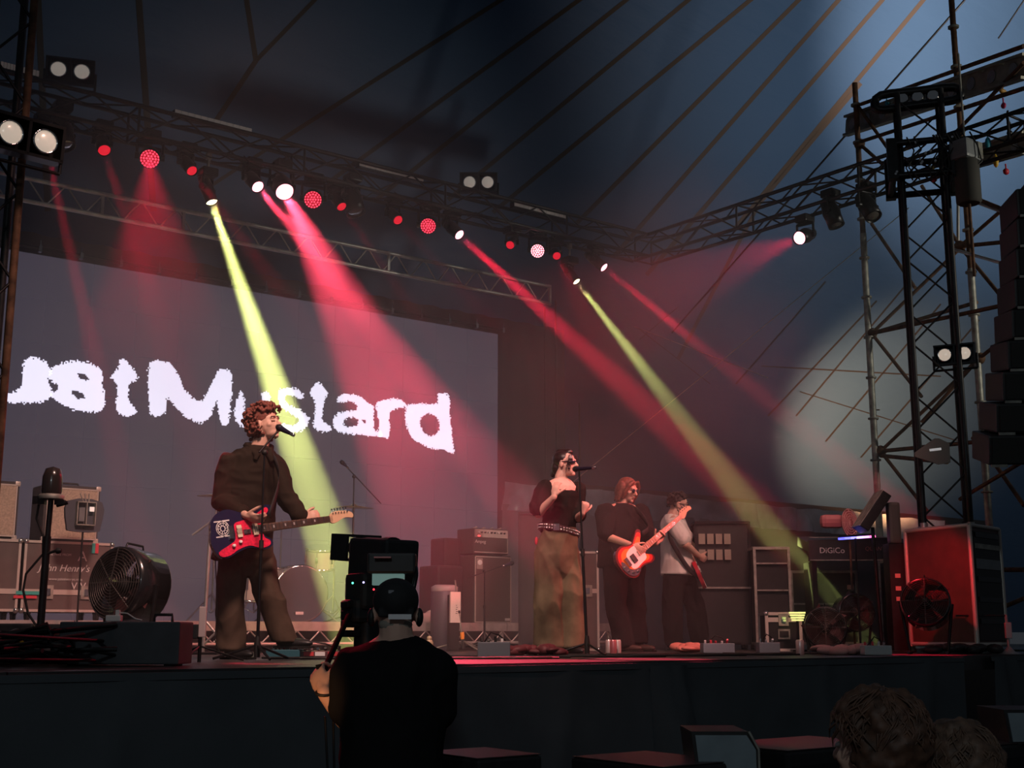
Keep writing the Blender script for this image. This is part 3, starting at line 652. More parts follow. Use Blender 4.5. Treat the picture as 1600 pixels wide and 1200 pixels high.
MB().box((-w / 2 + .05, -.32, hcase * .40), (.22, .004, .03)).build('teal_tape_strip', M_TT, fc); MB().box((-w / 2 + .02, -.32, hcase * .34), (.20, .004, .025)).build('red_tape_strip', M_TR, fc)
xa2 = PY(-110, 900, yC - .3).x
flight_case('dark flight case partly outside the frame under the left tan cabinet', ((xa2 + xa - .05) / 2, yC, RZ), xa - .05 - xa2, .6, hcase, lid=hcase * .27)
zc = RZ + .09 + hcase + .012
ca, cb = px_w(68, 156, yC - .2, 800); hc_ = PY(110, 758, yC - .2).z - zc
cabinet('tan-fronted guitar cabinet with a dark pad hanging in front of it', ((ca + cb) / 2, yC, zc), cb - ca, .38, hc_)
ca2, cb2 = px_w(-70, 29, yC - .2, 800)
cabinet('tan-fronted guitar cabinet cut off by the frame edge', ((ca2 + cb2) / 2, yC, zc), cb2 - ca2, .38, hc_)
# padded stand lamp in front of the cabinet
q = PY(131, 805, 11.25); b = Vector((q.x, 11.25, 0))
t = thing('pad_stand', 'dark pad with a framed twin box on a thin stand before the tan cabinet', 'stand', b)
hz0 = q.z
MB().tube((0, 0, 0), (0, 0, hz0), .009).build('pole', M_BLACKMETAL, t)
M_PAD = mat('blue_grey_pad', (.06, .065, .085), .7); pts = catmull([(-.15, .12), (-.15, -.10), (-.11, -.145), (.11, -.145), (.15, -.10), (.15, .12)], 3)
MB().prism(pts, -.02, .02, Matrix.Translation((0, 0, hz0))).build('pad', M_PAD, t)
fr = MB(); 
for x in (-.08, 0, .08): fr.box((x, -.05, hz0 + .01), (.008, .05, .20))
for z in (-.09, .11): fr.box((0, -.05, hz0 + z), (.168, .05, .008))
fr.build('frame', M_STEEL, t)
MB().box((.045, -.07, hz0 + .05), (.04, .01, .04)).build('bright_square', mat('pale_led', (.8, .75, .7), .4, emit=(1, .85, .75), estr=.5), t)
MB().box((-.04, -.06, hz0 - .0), (.05, .02, .12)).build('mesh_box', M_GREY, t)
for k in range(3): MB().tube((-.02 + .025 * k, -.02, hz0 + .12), (-.05 + .04 * k, -.02, hz0 + .19), .006).build('clip', M_STEEL, t)
for k in range(3): MB().tube((0, 0, .1), (.22 * cos(k * 2.09), .22 * sin(k * 2.09), .01), .008).build('leg', M_BLACKMETAL, t)

# ---- bass amplifier stack
def bass_amp():
    yA = 12.35; y0 = yA - .2
    xa, xb = px_w(740, 798, y0, 900); w = xb - xa; zt1 = PY(770, 868, y0).z; h = zt1 - RZ
    c = ((xa + xb) / 2, yA, RZ)
    t = thing('bass_cabinet', 'tall dark bass cabinet with silver edging and a round badge', 'speaker cabinet', c, 0)
    MB().bbox((0, 0, h / 2), (w, .42, h), .015).build('cabinet_shell', M_TOLEX, t)
    MB().box((0, -.212, h / 2), (w * .92, .01, h * .93)).build('grille_cloth', mat('dark_brown_grille', (.075, .055, .05), .8, noise_amt=.2, nscale=60), t)
    for x in (-w * .475, w * .475): MB().box((x, -.216, h / 2), (.010, .012, h * .95)).build('edge_trim', M_CASEDGE, t)
    for z in (.02, h - .02): MB().box((0, -.216, z), (w * .95, .012, .010)).build('edge_trim', M_CASEDGE, t)
    bd = MB().box((-w * .37, -.22, h * .87), (.085, .01, .125)).build('badge', mat('badge_grey', (.35, .30, .27), .5), t)
    MB().lathe([(.032, 0), (.032, .004), (.02, .005), (.001, .005)], (-w * .37, -.226, h * .885), Rx(pi / 2), n=16).build('badge_disc', M_INK, bd)
    MB().box((w * .38, -.222, .05), (.07, .008, .03)).build('maker_plate', M_INK, t)
    h2 = PY(770, 826, y0).z - (RZ + h) 
    a = thing('bass_amplifier', 'wide bass amplifier head with a silver knob panel on the bass cabinet', 'amplifier', (c[0], c[1], RZ + h + .012)); h2 -= .012
    wa = w * .94
    MB().bbox((0, 0, h2 / 2), (wa, .34, h2), .015).build('amp_case', M_TOLEX, a)
    MB().box((0, -.172, h2 * .36), (wa * .94, .01, h2 * .5)).build('grille_cloth', mat('amp_grille', (.05, .04, .038), .8), a)
    MB().box((0, -.176, h2 * .08), (wa * .96, .012, .010)).build('edge_trim', M_CASEDGE, a); MB().box((wa * .47, -.176, h2 * .36), (.010, .012, h2 * .55)).build('edge_trim', M_CASEDGE, a)
    pn = MB().box((0, -.176, h2 * .80), (wa * .94, .014, h2 * .30)).build('control_panel', mat('panel_pink_grey', (.45, .34, .31), .4, .4), a)
    for k in range(9): MB().tube((-wa * .38 + k * wa * .093, -.18, h2 * .84), (-wa * .38 + k * wa * .093, -.205, h2 * .84), .010, n=10).build('knob', M_RUBBER if k % 3 else M_INK, pn)
    MB().box((-wa * .36, -.186, h2 * .70), (.03, .01, .014)).build('power_light', glow('amp_power_light', (1, .05, .05), 4), pn)
    text_part('Ampeg', .055, a, (-wa * .32, -.181, h2 * .48), (pi / 2, 0, 0), M_INK, shear=.15)
    for k in range(4): MB().tube((-wa * .3 + k * .12, 0, h2), (-wa * .3 + k * .12 + .08, .02, h2 + .03), .012).build('top_clutter', M_STEEL, a)
    # black cover standing beside
    cv = MB(); x0, x1 = xa - .42, xa - .06
    cv.bbox(((x0 + x1) / 2, yA + .12, RZ + h * .42), (x1 - x0, .4, h * .84), .03).bbox(((x0 + x1) / 2 + .06, yA + .12, RZ + h * 1.0), (.24, .3, h * .5), .03)
    tag(cv.build('case_stack', M_BLACK), 'black stacked cases close beside the bass cabinet', 'case')
bass_amp()
q = F(712, 12.0); b = Vector((PY(724, 980, 11.0).x, 11.0, 0))
t = mic_stand('straight leaning stand with an orange tape band in front of the bass cabinet', b, .72, None, None, M_STEEL, tilt=(-.11, 0), legs=.35)
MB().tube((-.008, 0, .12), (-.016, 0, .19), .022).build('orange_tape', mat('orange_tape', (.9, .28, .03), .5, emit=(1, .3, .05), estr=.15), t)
b = Vector((PY(757, 980, 11.2).x, 11.2, 0)); zb_ = PY(757, 893, 11.2).z
mic_stand('low boom stand with its arm across the front of the bass cabinet', b, zb_, (PY(731, 903, 11.2) - b), (PY(792, 882, 11.2) - b), M_BLACKMETAL)
microphone('dark microphone at the end of the low boom before the bass cabinet', PY(800, 880, 11.2), PY(788, 884, 11.2))
# white board, barrel and cloth left of the bass stack
yW = 11.0
q0, q1 = PY(703, 973, yW), PY(719, 925, yW)
t = thing('set_list_board', 'white upright board with black handwriting beside the leaning stand', 'board', ((q0.x + q1.x) / 2, yW, q0.z)); wb = q1.x - q0.x; hb = q1.z - q0.z
MB().box((0, 0, hb / 2), (wb, .02, hb)).build('board_sheet', mat('white_board', (.80, .70, .62), .6), t)
for k in range(5): MB().box((.01 + .006 * (k % 2), -.012, hb * (.30 + .065 * k)), (.022 - .003 * k, .002, .006)).build('handwriting', M_BLACK, t)
MB().box0(-wb / 2, wb / 2, .012, .05, -q0.z, hb * .9).build('board_post', M_BLACK, t)
b = Vector((PY(694, 975, yW + .25).x, yW + .25, 0)); h = PY(694, 914, yW + .25).z
t = thing('barrel', 'dark tall barrel with a pale lid left of the white board', 'barrel', b)
MB().lathe([(.13, 0), (.145, .03), (.145, h * .88), (.135, h * .90)], n=24).build('barrel_body', mat('dark_blue_grey', (.06, .055, .08), .5), t)
MB().lathe([(.14, h * .90), (.142, h * .97), (.10, h), (.001, h)], n=24).build('lid', mat('pale_lid', (.30, .26, .27), .5), t)
gcl = MB().ell((0, 0, .05), (.28, .15, .09)).ell((.1, .02, .10), (.12, .1, .08))
o = gcl.build('towel', mat('pale_towel', (.42, .33, .32), .9, bump=.5)); o.location = (PY(668, 970, 11.8).x, 11.8, RZ - .03); tag(o, 'pale crumpled towel lying on the riser left of the barrel', 'towel')

# ---- fans, fog machine, dome camera at the left
def drum_fan(label, c, axis, r, depth, feet, group='drum fans', dark=None):
    """axis: direction the fan blows (front)"""
    t = thing('drum_fan', label, 'fan', c, 0, group); R = Rdir(axis); m_ = dark or mat('fan_black_gloss', (.012, .012, .014), .22, coat=.5)
    n = 36; prof = [(r * .93, depth / 2), (r * 1.0, depth / 2), (r * 1.02, depth * .3), (r * 1.0, -depth / 2), (r * .93, -depth / 2), (r * .94, depth / 2)]
    vv = [R @ Vector((a * cos(2 * pi * i / n), a * sin(2 * pi * i / n), h)) for a, h in prof for i in range(n)]
    MB().add(vv, [(j * n + i, j * n + (i + 1) % n, (j + 1) * n + (i + 1) % n, (j + 1) * n + i) for j in range(len(prof) - 1) for i in range(n)], True).build('drum_shell', m_, t)
    for sgn in (1, -1):
        g_ = MB()
        for k in range(1, 13):
            rr = r * .96 * k / 12; pts = [R @ Vector((rr * cos(2 * pi * i / 28), rr * sin(2 * pi * i / 28), sgn * (depth / 2 + .012 + .03 * (1 - k / 12)))) for i in range(28)]
            g_.path(pts, .0025, 4, True)
        for k in range(8):
            a = 2 * pi * k / 8; g_.tube(R @ Vector((0, 0, sgn * (depth / 2 + .04))), R @ Vector((r * .97 * cos(a), r * .97 * sin(a), sgn * (depth / 2 + .008))), .004, n=5)
        gr = g_.build('wire_guard', mat('guard_wire', (.10, .085, .08), .4, .6), t)
    MB().lathe([(r * .22, -depth * .3), (r * .24, depth * .1), (r * .16, depth * .28), (.001, depth * .3)], R=R, n=20).build('motor_hub', M_RUBBER, t)
    for k in range(5):
        a = 2 * pi * k / 5; ca_, sa_ = cos(a), sin(a)
        p = [Vector((r * .2 * ca_ - .03 * sa_, r * .2 * sa_ + .03 * ca_, -.05)), Vector((r * .2 * ca_ + .05 * sa_, r * .2 * sa_ - .05 * ca_, .05)), Vector((r * .88 * ca_ + .16 * sa_, r * .88 * sa_ - .16 * ca_, .04)), Vector((r * .88 * ca_ - .06 * sa_, r * .88 * sa_ + .06 * ca_, -.04))]
        p = [R @ v for v in p]; o_ = R @ Vector((0, 0, .006)); MB().add(p + [v + o_ for v in p], [(0, 1, 2, 3), (7, 6, 5, 4), (0, 4, 5, 1), (1, 5, 6, 2), (2, 6, 7, 3), (3, 7, 4, 0)]).build('fan_blade', mat('fan_blade', (.09, .03, .03), .4), t)
    sd = R @ Vector((1, 0, 0)); sd = Vector((-axis[1], axis[0], 0)).normalized(); cz = -c[2] + feet
    lg = MB()
    for s in (-1, 1): lg.tube(sd * (r * 1.03 * s), sd * (r * .75 * s) + Vector((0, 0, cz + .02)), .014)
    a_ = Vector((axis[0], axis[1], 0)).normalized()
    for s in (-1, 1): lg.tube(sd * (r * .75 * s) + a_ * .2 + Vector((0, 0, cz + .015)), sd * (r * .75 * s) - a_ * .2 + Vector((0, 0, cz + .015)), .014)
    lg.build('floor_stand', M_BLACKMETAL, t)
    up = MB(); up.path([R @ Vector((0, r * 1.0, -.08)) , R @ Vector((0, r * 1.13, -.07)), R @ Vector((0, r * 1.13, .07)), R @ Vector((0, r * 1.0, .08))], .008, 6); up.build('carry_handle', M_BLACKMETAL, t)
    return t
fc_ = P(203, 915, 8.7)
df = drum_fan('big black drum fan with wire guards at the left, blowing across the stage', fc_, (-.92, -.38, .10), .245, .27, 0.0)
df.children[0]
# fog machine
b = P(198, 1012, 7.3); b.z = 0; R0 = -YAW * .55
t = thing('fog_machine', 'black box fog machine with carry handle at the front left of the stage', 'fog machine', (b.x, b.y, 0), -YAW)
wf = 185 * 7.3 / 2024; hf = .232
MB().bbox((0, 0, hf / 2 + .01), (wf, .3, hf), .008).build('casing', mat('fog_casing', (.045, .05, .058), .5, noise_amt=.2), t)
MB().path([(wf * .22, 0, hf + .01), (wf * .225, 0, hf + .05), (wf * .37, 0, hf + .05), (wf * .375, 0, hf + .01)], .009, 6).build('handle', M_RUBBER, t)
text_part('JEM', .026, t, (-wf * .43, -.152, .045), (pi / 2, 0, 0), mat('grey_print', (.3, .3, .3), .5), shear=.25, align='LEFT')
text_part('ZR45', .014, t, (-wf * .28, -.152, .043), (pi / 2, 0, 0), mat('grey_print', (.3, .3, .3), .5), shear=.25, align='LEFT')
for x in (-wf * .4, wf * .4): MB().box((x, 0, .006), (.04, .25, .012)).build('rubber_foot', M_RUBBER, t)
t = thing('power_plug', 'white plug box with cord lying on top of the black fog machine', 'plug', tuple(Vector((b.x, b.y, 0)) + Rz(-YAW) @ Vector((-wf * .12, 0, hf + .012))), -YAW)
MB().bbox((0, 0, .018), (.085, .05, .035), .006).build('plug_body', M_WHITE, t); MB().box((.02, 0, .05), (.022, .022, .03)).build('plug_pin', M_WHITE, t)
MB().path([(.03, 0, .05), (.08, -.02, .045), (.13, -.03, .015), (.16, -.01, .008)], .004, 5).build('cord', M_WHITE, t)
# dome camera on pole
b = P(62, 990, 7.9); b.z = 0; zt_ = P(66, 775, 7.9).z
t = thing('dome_camera', 'black remote dome camera on a thick pole in front of the flight cases', 'camera', (b.x, b.y, 0), -YAW)
MB().tube((0, 0, 0), (.006, 0, zt_ - .25), .024).tube((.006, 0, zt_ - .3), (.012, 0, zt_), .018).build('pole', M_BLACKMETAL, t)
MB().tube((0, 0, 0), (0, 0, .012), .16, n=24).build('base_plate', M_BLACKMETAL, t)
MB().lathe([(.055, zt_), (.062, zt_ + .03), (.060, zt_ + .12), (.045, zt_ + .17), (.001, zt_ + .185)], (.012, 0, 0), n=24).build('dome', mat('dome_gloss', (.03, .022, .02), .25, coat=.6), t)
MB().lathe([(.075, zt_ - .02), (.08, zt_), (.07, zt_ + .01), (.001, zt_ + .01)], (.012, 0, 0), n=20).build('dome_collar', M_STEEL, t)
MB().box((-.05, -.02, zt_ - .03), (.07, .05, .05)).box((.07, 0, zt_ - .04), (.06, .04, .03)).tube((.05, 0, zt_ - .06), (.12, 0, zt_ - .04), .012).build('bracket', M_BLACKMETAL, t)
MB().tube((.012, -.01, zt_ - .36), (.07, -.02, zt_ - .34), .009).lathe([(.018, 0), (.02, .012), (.012, .03)], (.075, -.02, zt_ - .34), Ry(pi / 2), n=8).build('clamp_knob', M_RUBBER, t)
MB().path([(-.06, 0, zt_ - .04), (-.07, 0, zt_ - .14), (-.02, 0, zt_ - .25), (-.015, 0, zt_ - .36), (-.11, 0, zt_ - .48), (-.12, 0, zt_ - .58), (-.08, 0, zt_ - .72), (-.02, 0, zt_ - .80), (-.02, -.02, .05)], .008, 6).build('cable', M_RUBBER, t)
# heap of cables and small gear on the stage edge at the far left
rr = random.Random(11); cb_ = MB()
for k in range(70):
    q = P(rr.uniform(-10, 112), 1000, rr.uniform(6.9, 8.2)); q.z = rr.uniform(.02, .16)
    cb_.path([q + Vector((rr.uniform(-.25, .25) * a, rr.uniform(-.2, .2) * a, rr.uniform(-.02, .07) * (a % 2))) * 1 for a in range(4)], rr.uniform(.008, .016), 5)
for v in range(len(cb_.v)):
    if cb_.v[v][2] < .005: cb_.v[v] = (cb_.v[v][0], cb_.v[v][1], .005)
tag(cb_.build('cable_heap', M_RUBBER), 'tangled heap of black cables at the front left stage corner', 'cables', kind='stuff')
for k, (px, py, D, w, h, col, lab) in enumerate(((5, 1012, 7.4, .10, .12, (.20, .19, .15), 'pale rounded grey box half out of the frame on the stage edge'), (40, 1000, 7.3, .04, .03, (.65, .35, .02), 'tiny yellow plug in the cable heap'), (50, 997, 7.35, .04, .03, (.03, .30, .14), 'tiny green plug in the cable heap'),
        (52, 1020, 7.3, .09, .05, (.22, .22, .22), 'grey adaptor lying under the yellow plug'), (68, 1018, 7.4, .05, .06, (.26, .27, .3), 'pale grey adaptor standing left of the fog machine'), (118, 1008, 7.5, .18, .14, (.05, .045, .03), 'olive black box next to the fog machine'), (72, 998, 7.5, .08, .06, (.03, .04, .09), 'dark blue connector box in the cable heap'))):
    q = P(px, py, D); o = MB().bbox((0, 0, 0), (w, .06, h), .008).build('adaptor_box', mat('adaptor_%d' % k, col, .5)); o.location = (q.x, q.y, max(q.z, h / 2)); o.rotation_euler = (0, 0, -YAW + rr.uniform(-.5, .5)); tag(o, lab, 'box')
# low black boards that fill the corner
for (x0, x1, D, h, lab) in ((-20, 62, 8.3, .24, 'long low black case behind the cable heap, under the dome camera'), (66, 150, 8.1, .235, 'low black case behind the fog machine, left of its handle')):
    q = F((x0 + x1) / 2, D); w = (x1 - x0) * D / 2024
    t = thing('low_case', lab, 'case', q, -YAW); MB().bbox((0, 0, h / 2), (w, .25, h), .015).build('case_body', M_BLACK, t); MB().path([(-.06, -.13, h * .6), (-.05, -.16, h * .6), (.05, -.16, h * .6), (.06, -.13, h * .6)], .006, 5).build('handle', M_RUBBER, t)
# silver frame stand and small white post between fan and guitarist
b = F(318, 11.2); zt_ = P(322, 815, 11.2).z
t = thing('silver_frame_stand', 'silver tube stand with slanting arm behind the tall guitarist', 'stand', (b.x, b.y, 0), -YAW)
MB().tube((0, 0, 0), (.02, 0, zt_), .016).build('pole', M_ALU, t); MB().tube((.02, 0, zt_), (-.14, 0, zt_ - .12), .010).build('arm', M_ALU, t)
MB().tube((0, 0, .30), (.22, 0, .05), .012).tube((0, 0, .08), (.16, 0, .24), .010).build('brace', M_ALU, t); MB().box((.005, 0, .01), (.3, .3, .02)).build('base_plate', M_BLACKMETAL, t)
b = F(313, 8.2); 
t = thing('post_box', 'short white post with a black box on it beside the fog machine', 'stand', (b.x, b.y, 0), -YAW)
MB().tube((0, 0, 0), (0, 0, .18), .012).build('pole', M_BLACKMETAL, t); MB().bbox((.012, 0, .25), (.045, .03, .19), .005).build('white_plate', mat('post_white', (.5, .42, .42), .5), t); MB().bbox((-.05, 0, .19), (.075, .05, .09), .006).build('black_box', M_BLACK, t)
for k in range(3): MB().tube((0, 0, .1), (.28 * cos(k * 2.09 + .4), .28 * sin(k * 2.09 + .4), .01), .006).build('leg', M_BLACKMETAL, t)
# ================================================================ people
def loft(mb, rings, n=22):
    """rings: (centre, half-width vector, half-depth vector)"""
    vs = []
    for c, a, b in rings:
        for i in range(n):
            t = 2 * pi * i / n; vs.append(Vector(c) + Vector(a) * cos(t) + Vector(b) * sin(t))
    m = len(rings); fs = [(j * n + i, j * n + (i + 1) % n, (j + 1) * n + (i + 1) % n, (j + 1) * n + i) for j in range(m - 1) for i in range(n)]
    fs += [tuple(range(n - 1, -1, -1)), tuple(range((m - 1) * n, m * n))]
    vol = 0
    for f in fs[:n]:
        pass
    mb.add(vs, fs, True); return mb
def fuse(mb, name, m_, parent, voxel=0.008, smooth=3, fold=0.0, fscale=(9, 9, 3), label=None):
    me = bpy.data.meshes.new(name); me.from_pydata(mb.v, [], mb.f); me.update()
    bm = bmesh.new(); bm.from_mesh(me); bmesh.ops.remove_doubles(bm, verts=bm.verts, dist=1e-5)
    bmesh.ops.recalc_face_normals(bm, faces=bm.faces); bm.to_mesh(me); bm.free()
    o = bpy.data.objects.new(name, me); C.objects.link(o)
    r = o.modifiers.new('r', 'REMESH'); r.mode = 'VOXEL'; r.voxel_size = voxel; r.use_smooth_shade = True
    if smooth: s = o.modifiers.new('s', 'SMOOTH'); s.iterations = smooth; s.factor = 0.5
    dg = bpy.context.evaluated_depsgraph_get(); me2 = bpy.data.meshes.new_from_object(o.evaluated_get(dg)); bpy.data.objects.remove(o); bpy.data.meshes.remove(me)
    if fold:
        nrm_ = [v.normal.copy() for v in me2.vertices]; co_ = []
        for v, n_ in zip(me2.vertices, nrm_):
            c = v.co.copy(); q = Vector((c.x * fscale[0], c.y * fscale[1], c.z * fscale[2]))
            w = q + Vector((1, 1, 1)) * (.8 * noise.noise(q * .7)); f = noise.noise(w) ; f = (1 - abs(f) * 2.4)
            co_ += list(c + n_ * (fold * f))
        me2.vertices.foreach_set('co', co_); me2.update()
    me2.name = name; me2.materials.clear(); me2.materials.append(m_)
    for p in me2.polygons: p.use_smooth = True
    o2 = bpy.data.objects.new(name, me2); C.objects.link(o2); o2.parent = parent
    if label: o2['label'] = label
    return o2
def frame_of(heading):                       # columns: face right, face forward, face up
    f = Vector(heading).normalized(); r = f.cross(Vector((0, 0, 1))).normalized(); u = r.cross(f)
    return Matrix((r, f, u)).transposed()
def add_head(mb, c, R, k=1.0, ears=True):
    c = Vector(c); T = lambda x, y, z: c + R @ (Vector((x, y, z)) * k)
    mb.ell(T(0, -.012, .035), (.076 * k, .094 * k, .082 * k), R, 18, 12)
    mb.ell(T(0, .025, -.02), (.064 * k, .066 * k, .082 * k), R, 16, 10)
    mb.ell(T(0, .030, -.070), (.050 * k, .055 * k, .040 * k), R, 14, 8)
    mb.ell(T(0, .070, -.098), (.020 * k, .018 * k, .016 * k), R, 10, 6)
    mb.cap(T(0, .088, .012), T(0, .112, -.026), .008 * k, .013 * k, 8)
    mb.cap(T(-.034, .078, .026), T(.034, .078, .026), .011 * k, .011 * k, 8)
    for s in (-1, 1):
        mb.ell(T(s * .012, .096, -.030), .009 * k, None, 8, 6); mb.ell(T(s * .045, .055, -.022), (.020 * k, .022 * k, .018 * k), R, 8, 6)
        if ears: mb.ell(T(s * .078, -.005, -.008), (.010 * k, .020 * k, .032 * k), R, 8, 8)
    mb.ell(T(0, .088, -.052), (.022 * k, .012 * k, .007 * k), R, 8, 6); mb.ell(T(0, .086, -.067), (.019 * k, .011 * k, .007 * k), R, 8, 6)
def add_hand(mb, wrist, d, nrm, thumb, curl=(.5, .7, .5), k=1.0, spread=.0):
    """d along the fingers, nrm = palm side, thumb = direction of the thumb edge"""
    w = Vector(wrist); d = Vector(d).normalized(); t = Vector(thumb); t = (t - d * t.dot(d)).normalized(); nrm = Vector(nrm); n = d.cross(t); n = n if n.dot(nrm) > 0 else -n
    R = Matrix((t, d, n)).transposed()
    mb.ell(w + d * .05 * k, (.040 * k, .052 * k, .016 * k), R, 12, 8); mb.cap(w - d * .01, w + d * .03 * k, .024 * k, .022 * k, 10)
    for i, (off, L) in enumerate(((.030, .070), (.0105, .080), (-.009, .074), (-.028, .058))):
        p = w + d * (.080 * k) + t * off * k; a = 0.0; q = w + d * .04 * k + t * off * .8 * k; mb.cap(q, p, .011 * k, .0095 * k, 7)
        for sgi, fr in enumerate((.45, .32, .23)):
            a += curl[sgi]; dd = (d * cos(a) + n * sin(a) + t * spread * off * 8).normalized(); p2 = p + dd * L * fr * k; mb.cap(p, p2, .0092 * k, .0082 * k, 7); p = p2
    p = w + d * .025 * k + t * .026 * k; a = .3
    for fr in (.040, .030, .024):
        dd = (d * .62 + t * .55 * cos(a) + n * sin(a) * .9).normalized(); p2 = p + dd * fr * k; mb.cap(p, p2, .0115 * k, .0100 * k, 7); p = p2; a += .35
M_SKIN = mat('skin', (0.62, 0.38, 0.29), 0.5, noise_amt=0.05, nscale=15, spec=.4)
M_SKIN2 = mat('pale_skin', (0.74, 0.45, 0.37), 0.5, noise_amt=0.04, nscale=15, spec=.4)
M_EYE = mat('eye_white', (0.7, 0.68, 0.65), 0.2); M_PUPIL = mat('pupil', (0.01, 0.008, 0.008), 0.1); M_LIP = mat('lip', (0.42, 0.12, 0.11), 0.45); M_HAIR1B = mat('auburn_brow', (.14, .05, .03), .7); M_MOUTH = mat('mouth_dark', (0.08, 0.01, 0.012), 0.5)
class Person:
    def __init__(s, label, D, bx, z0=0.0, skin=M_SKIN):
        b = P(bx, 990, D); s.base = Vector((b.x, b.y, z0)); s.D = D; s.skin = skin
        s.t = thing('person', label, 'person', s.base, -YAW); s.mb = MB()
    def J(s, px, py, dv=0.0):
        w = P(px, py, s.D + dv) - s.base; return Vector((w.dot(RGT), w.dot(FWD), w.z))
    def limb(s, pts, rs):
        for i in range(len(pts) - 1): s.mb.cap(pts[i], pts[i + 1], rs[i], rs[i + 1])
    def face(s, c, R, k=1.0, eyes=True, mouth_open=False, lipm=None):
        T = lambda x, y, z: Vector(c) + R @ (Vector((x, y, z)) * k)
        if eyes == 'closed':
            for sg in (-1, 1):
                MB().ell(T(sg * .031, .078, .004), (.015 * k, .010 * k, .009 * k), R, 10, 8).build('eyelid', s.skin, s.t); MB().cap(T(sg * .018, .089, .000), T(sg * .045, .082, .001), .0022 * k, .002 * k, 6).build('eyelash', M_PUPIL, s.t); MB().cap(T(sg * .018, .093, .032), T(sg * .047, .082, .031), .005 * k, .003 * k, 6).build('eyebrow', M_HAIR1B, s.t)
        elif eyes:
            for sg in (-1, 1):
                e = MB().ell(T(sg * .031, .079, .004), (.013 * k, .010 * k, .008 * k), R, 10, 8).build('eye', M_EYE, s.t)
                MB().ell(T(sg * .031, .087, .004), (.006 * k, .004 * k, .006 * k), R, 8, 6).build('pupil', M_PUPIL, e)
                MB().cap(T(sg * .018, .093, .032), T(sg * .047, .082, .031), .005 * k, .003 * k, 6).build('eyebrow', M_PUPIL, s.t)
        MB().ell(T(0, .094, -.060), (.020 * k, .009 * k, (.014 if mouth_open else .004) * k), R, 10, 6).build('mouth', M_MOUTH if mouth_open else (lipm or M_LIP), s.t)
        if mouth_open: MB().path([T(.021 * cos(a), .096, -.060 + .015 * sin(a)) for a in [2 * pi * i / 12 for i in range(12)]], .004 * k, 5, True).build('lips', lipm or M_LIP, s.t)
    def body(s, voxel=.0065): return fuse(s.mb, 'body', s.skin, s.t, voxel, 2)
def Vv(*a): return Vector(a)

# ---------------- tall guitarist
g1 = Person('tall guitarist with curly reddish hair and dark shirt singing into a microphone', 9.2, 400)
J = g1.J; Hc = J(416, 664, 0); HR = frame_of((.88, -.42, .22)); f1 = Vv(.55, -.83, 0).normalized(); r1 = Vv(-.83, -.55, 0).normalized()
add_head(g1.mb, Hc, HR, 1.06)
nb_ = J(403, 706, .0)
g1.limb([Hc + HR @ Vv(0, -.02, -.04), nb_], [.060, .066])
shR, elR, wrR = J(357, 724, -.10), J(347, 784, -.10), J(384, 805, -.36); shL, elL, wrL = J(430, 724, .10), J(448, 778, .02), J(473, 812, -.10)
g1.limb([nb_, shR], [.06, .055]); g1.limb([nb_, shL], [.06, .055])
loft(g1.mb, [(J(400, 715), r1 * .15, f1 * .08), (J(393, 750), r1 * .16, f1 * .10), (J(388, 810), r1 * .14, f1 * .10), (J(384, 860), r1 * .15, f1 * .11)])
g1.limb([shR, elR, wrR], [.052, .040, .027]); g1.limb([shL, elL, wrL], [.052, .040, .027])
hpR, knR, anR = J(366, 860, -.04), J(359, 935, -.06), J(362, 1012, -.03); hpL, knL, anL = J(402, 860, .08), J(420, 932, .02), J(446, 1000, .02)
g1.limb([hpR, knR, anR], [.08, .058, .04]); g1.limb([hpL, knL, anL], [.08, .058, .04])
add_hand(g1.mb, wrR, J(404, 812, -.40) - wrR, (0, .6, -.6), (.2, -.6, .7), (.5, .6, .4), 1.05)
add_hand(g1.mb, wrL, (.80, -.05, .35), (0, .5, .3), (-.3, .3, .9), (.7, .9, .7), 1.05)
g1.body()
g1.face(Hc, HR, 1.06, 'closed', True)
M_SHIRT1 = mat('dark_brown_shirt', (.021, .015, .011), .85, noise_amt=.2, nscale=12)
sh = MB()
loft(sh, [(J(404, 699), r1 * .075, f1 * .07), (J(401, 706), r1 * .15, f1 * .085), (J(396, 716), r1 * .19, f1 * .105), (J(393, 745), r1 * .195, f1 * .125), (J(391, 785), r1 * .19, f1 * .13), (J(388, 820), r1 * .19, f1 * .14), (J(383, 850), r1 * .205, f1 * .15), (J(376, 874), r1 * .21, f1 * .155)])
for pts, rs in (([shR, elR, elR.lerp(wrR, .78)], [.076, .072, .058]), ([shL, elL, elL.lerp(wrL, .88)], [.074, .070, .055])):
    for i in range(2): sh.cap(pts[i], pts[i + 1], rs[i], rs[i + 1])
fuse(sh, 'shirt', M_SHIRT1, g1.t, .009, 3, .012, (7, 7, 9))
# collar, placket, pockets
m = MB(); cb = J(404, 700, 0)
for sg in (-1, 1):
    a0 = cb - f1 * .05 + Vv(0, 0, .05) + r1 * sg * .03; pts = [a0, a0 + r1 * sg * .045 + f1 * .05 - Vv(0, 0, .02), cb + f1 * .095 + r1 * sg * .03 + Vv(0, 0, -.045), cb + f1 * .10 + r1 * sg * .075 + Vv(0, 0, -.085)]
    q = [a0 + r1 * sg * .02 - Vv(0, 0, .05), a0 + r1 * sg * .085 + f1 * .05 - Vv(0, 0, .06), cb + f1 * .10 + r1 * sg * .07 + Vv(0, 0, -.09), cb + f1 * .105 + r1 * sg * .05 + Vv(0, 0, -.125)]
    m.path([p.lerp(q[i], .45) for i, p in enumerate(pts)], [.020, .028, .028, .016], 6)
m.build('collar', M_SHIRT1, g1.t)
for k in range(4): MB().ell(J(404 - k * 2, 722 + 20 * k, 0) + f1 * (.105 + .02 * (k > 0) + .01 * k), (.007, .007, .007), None, 8, 6).build('button', M_RUBBER, g1.t)
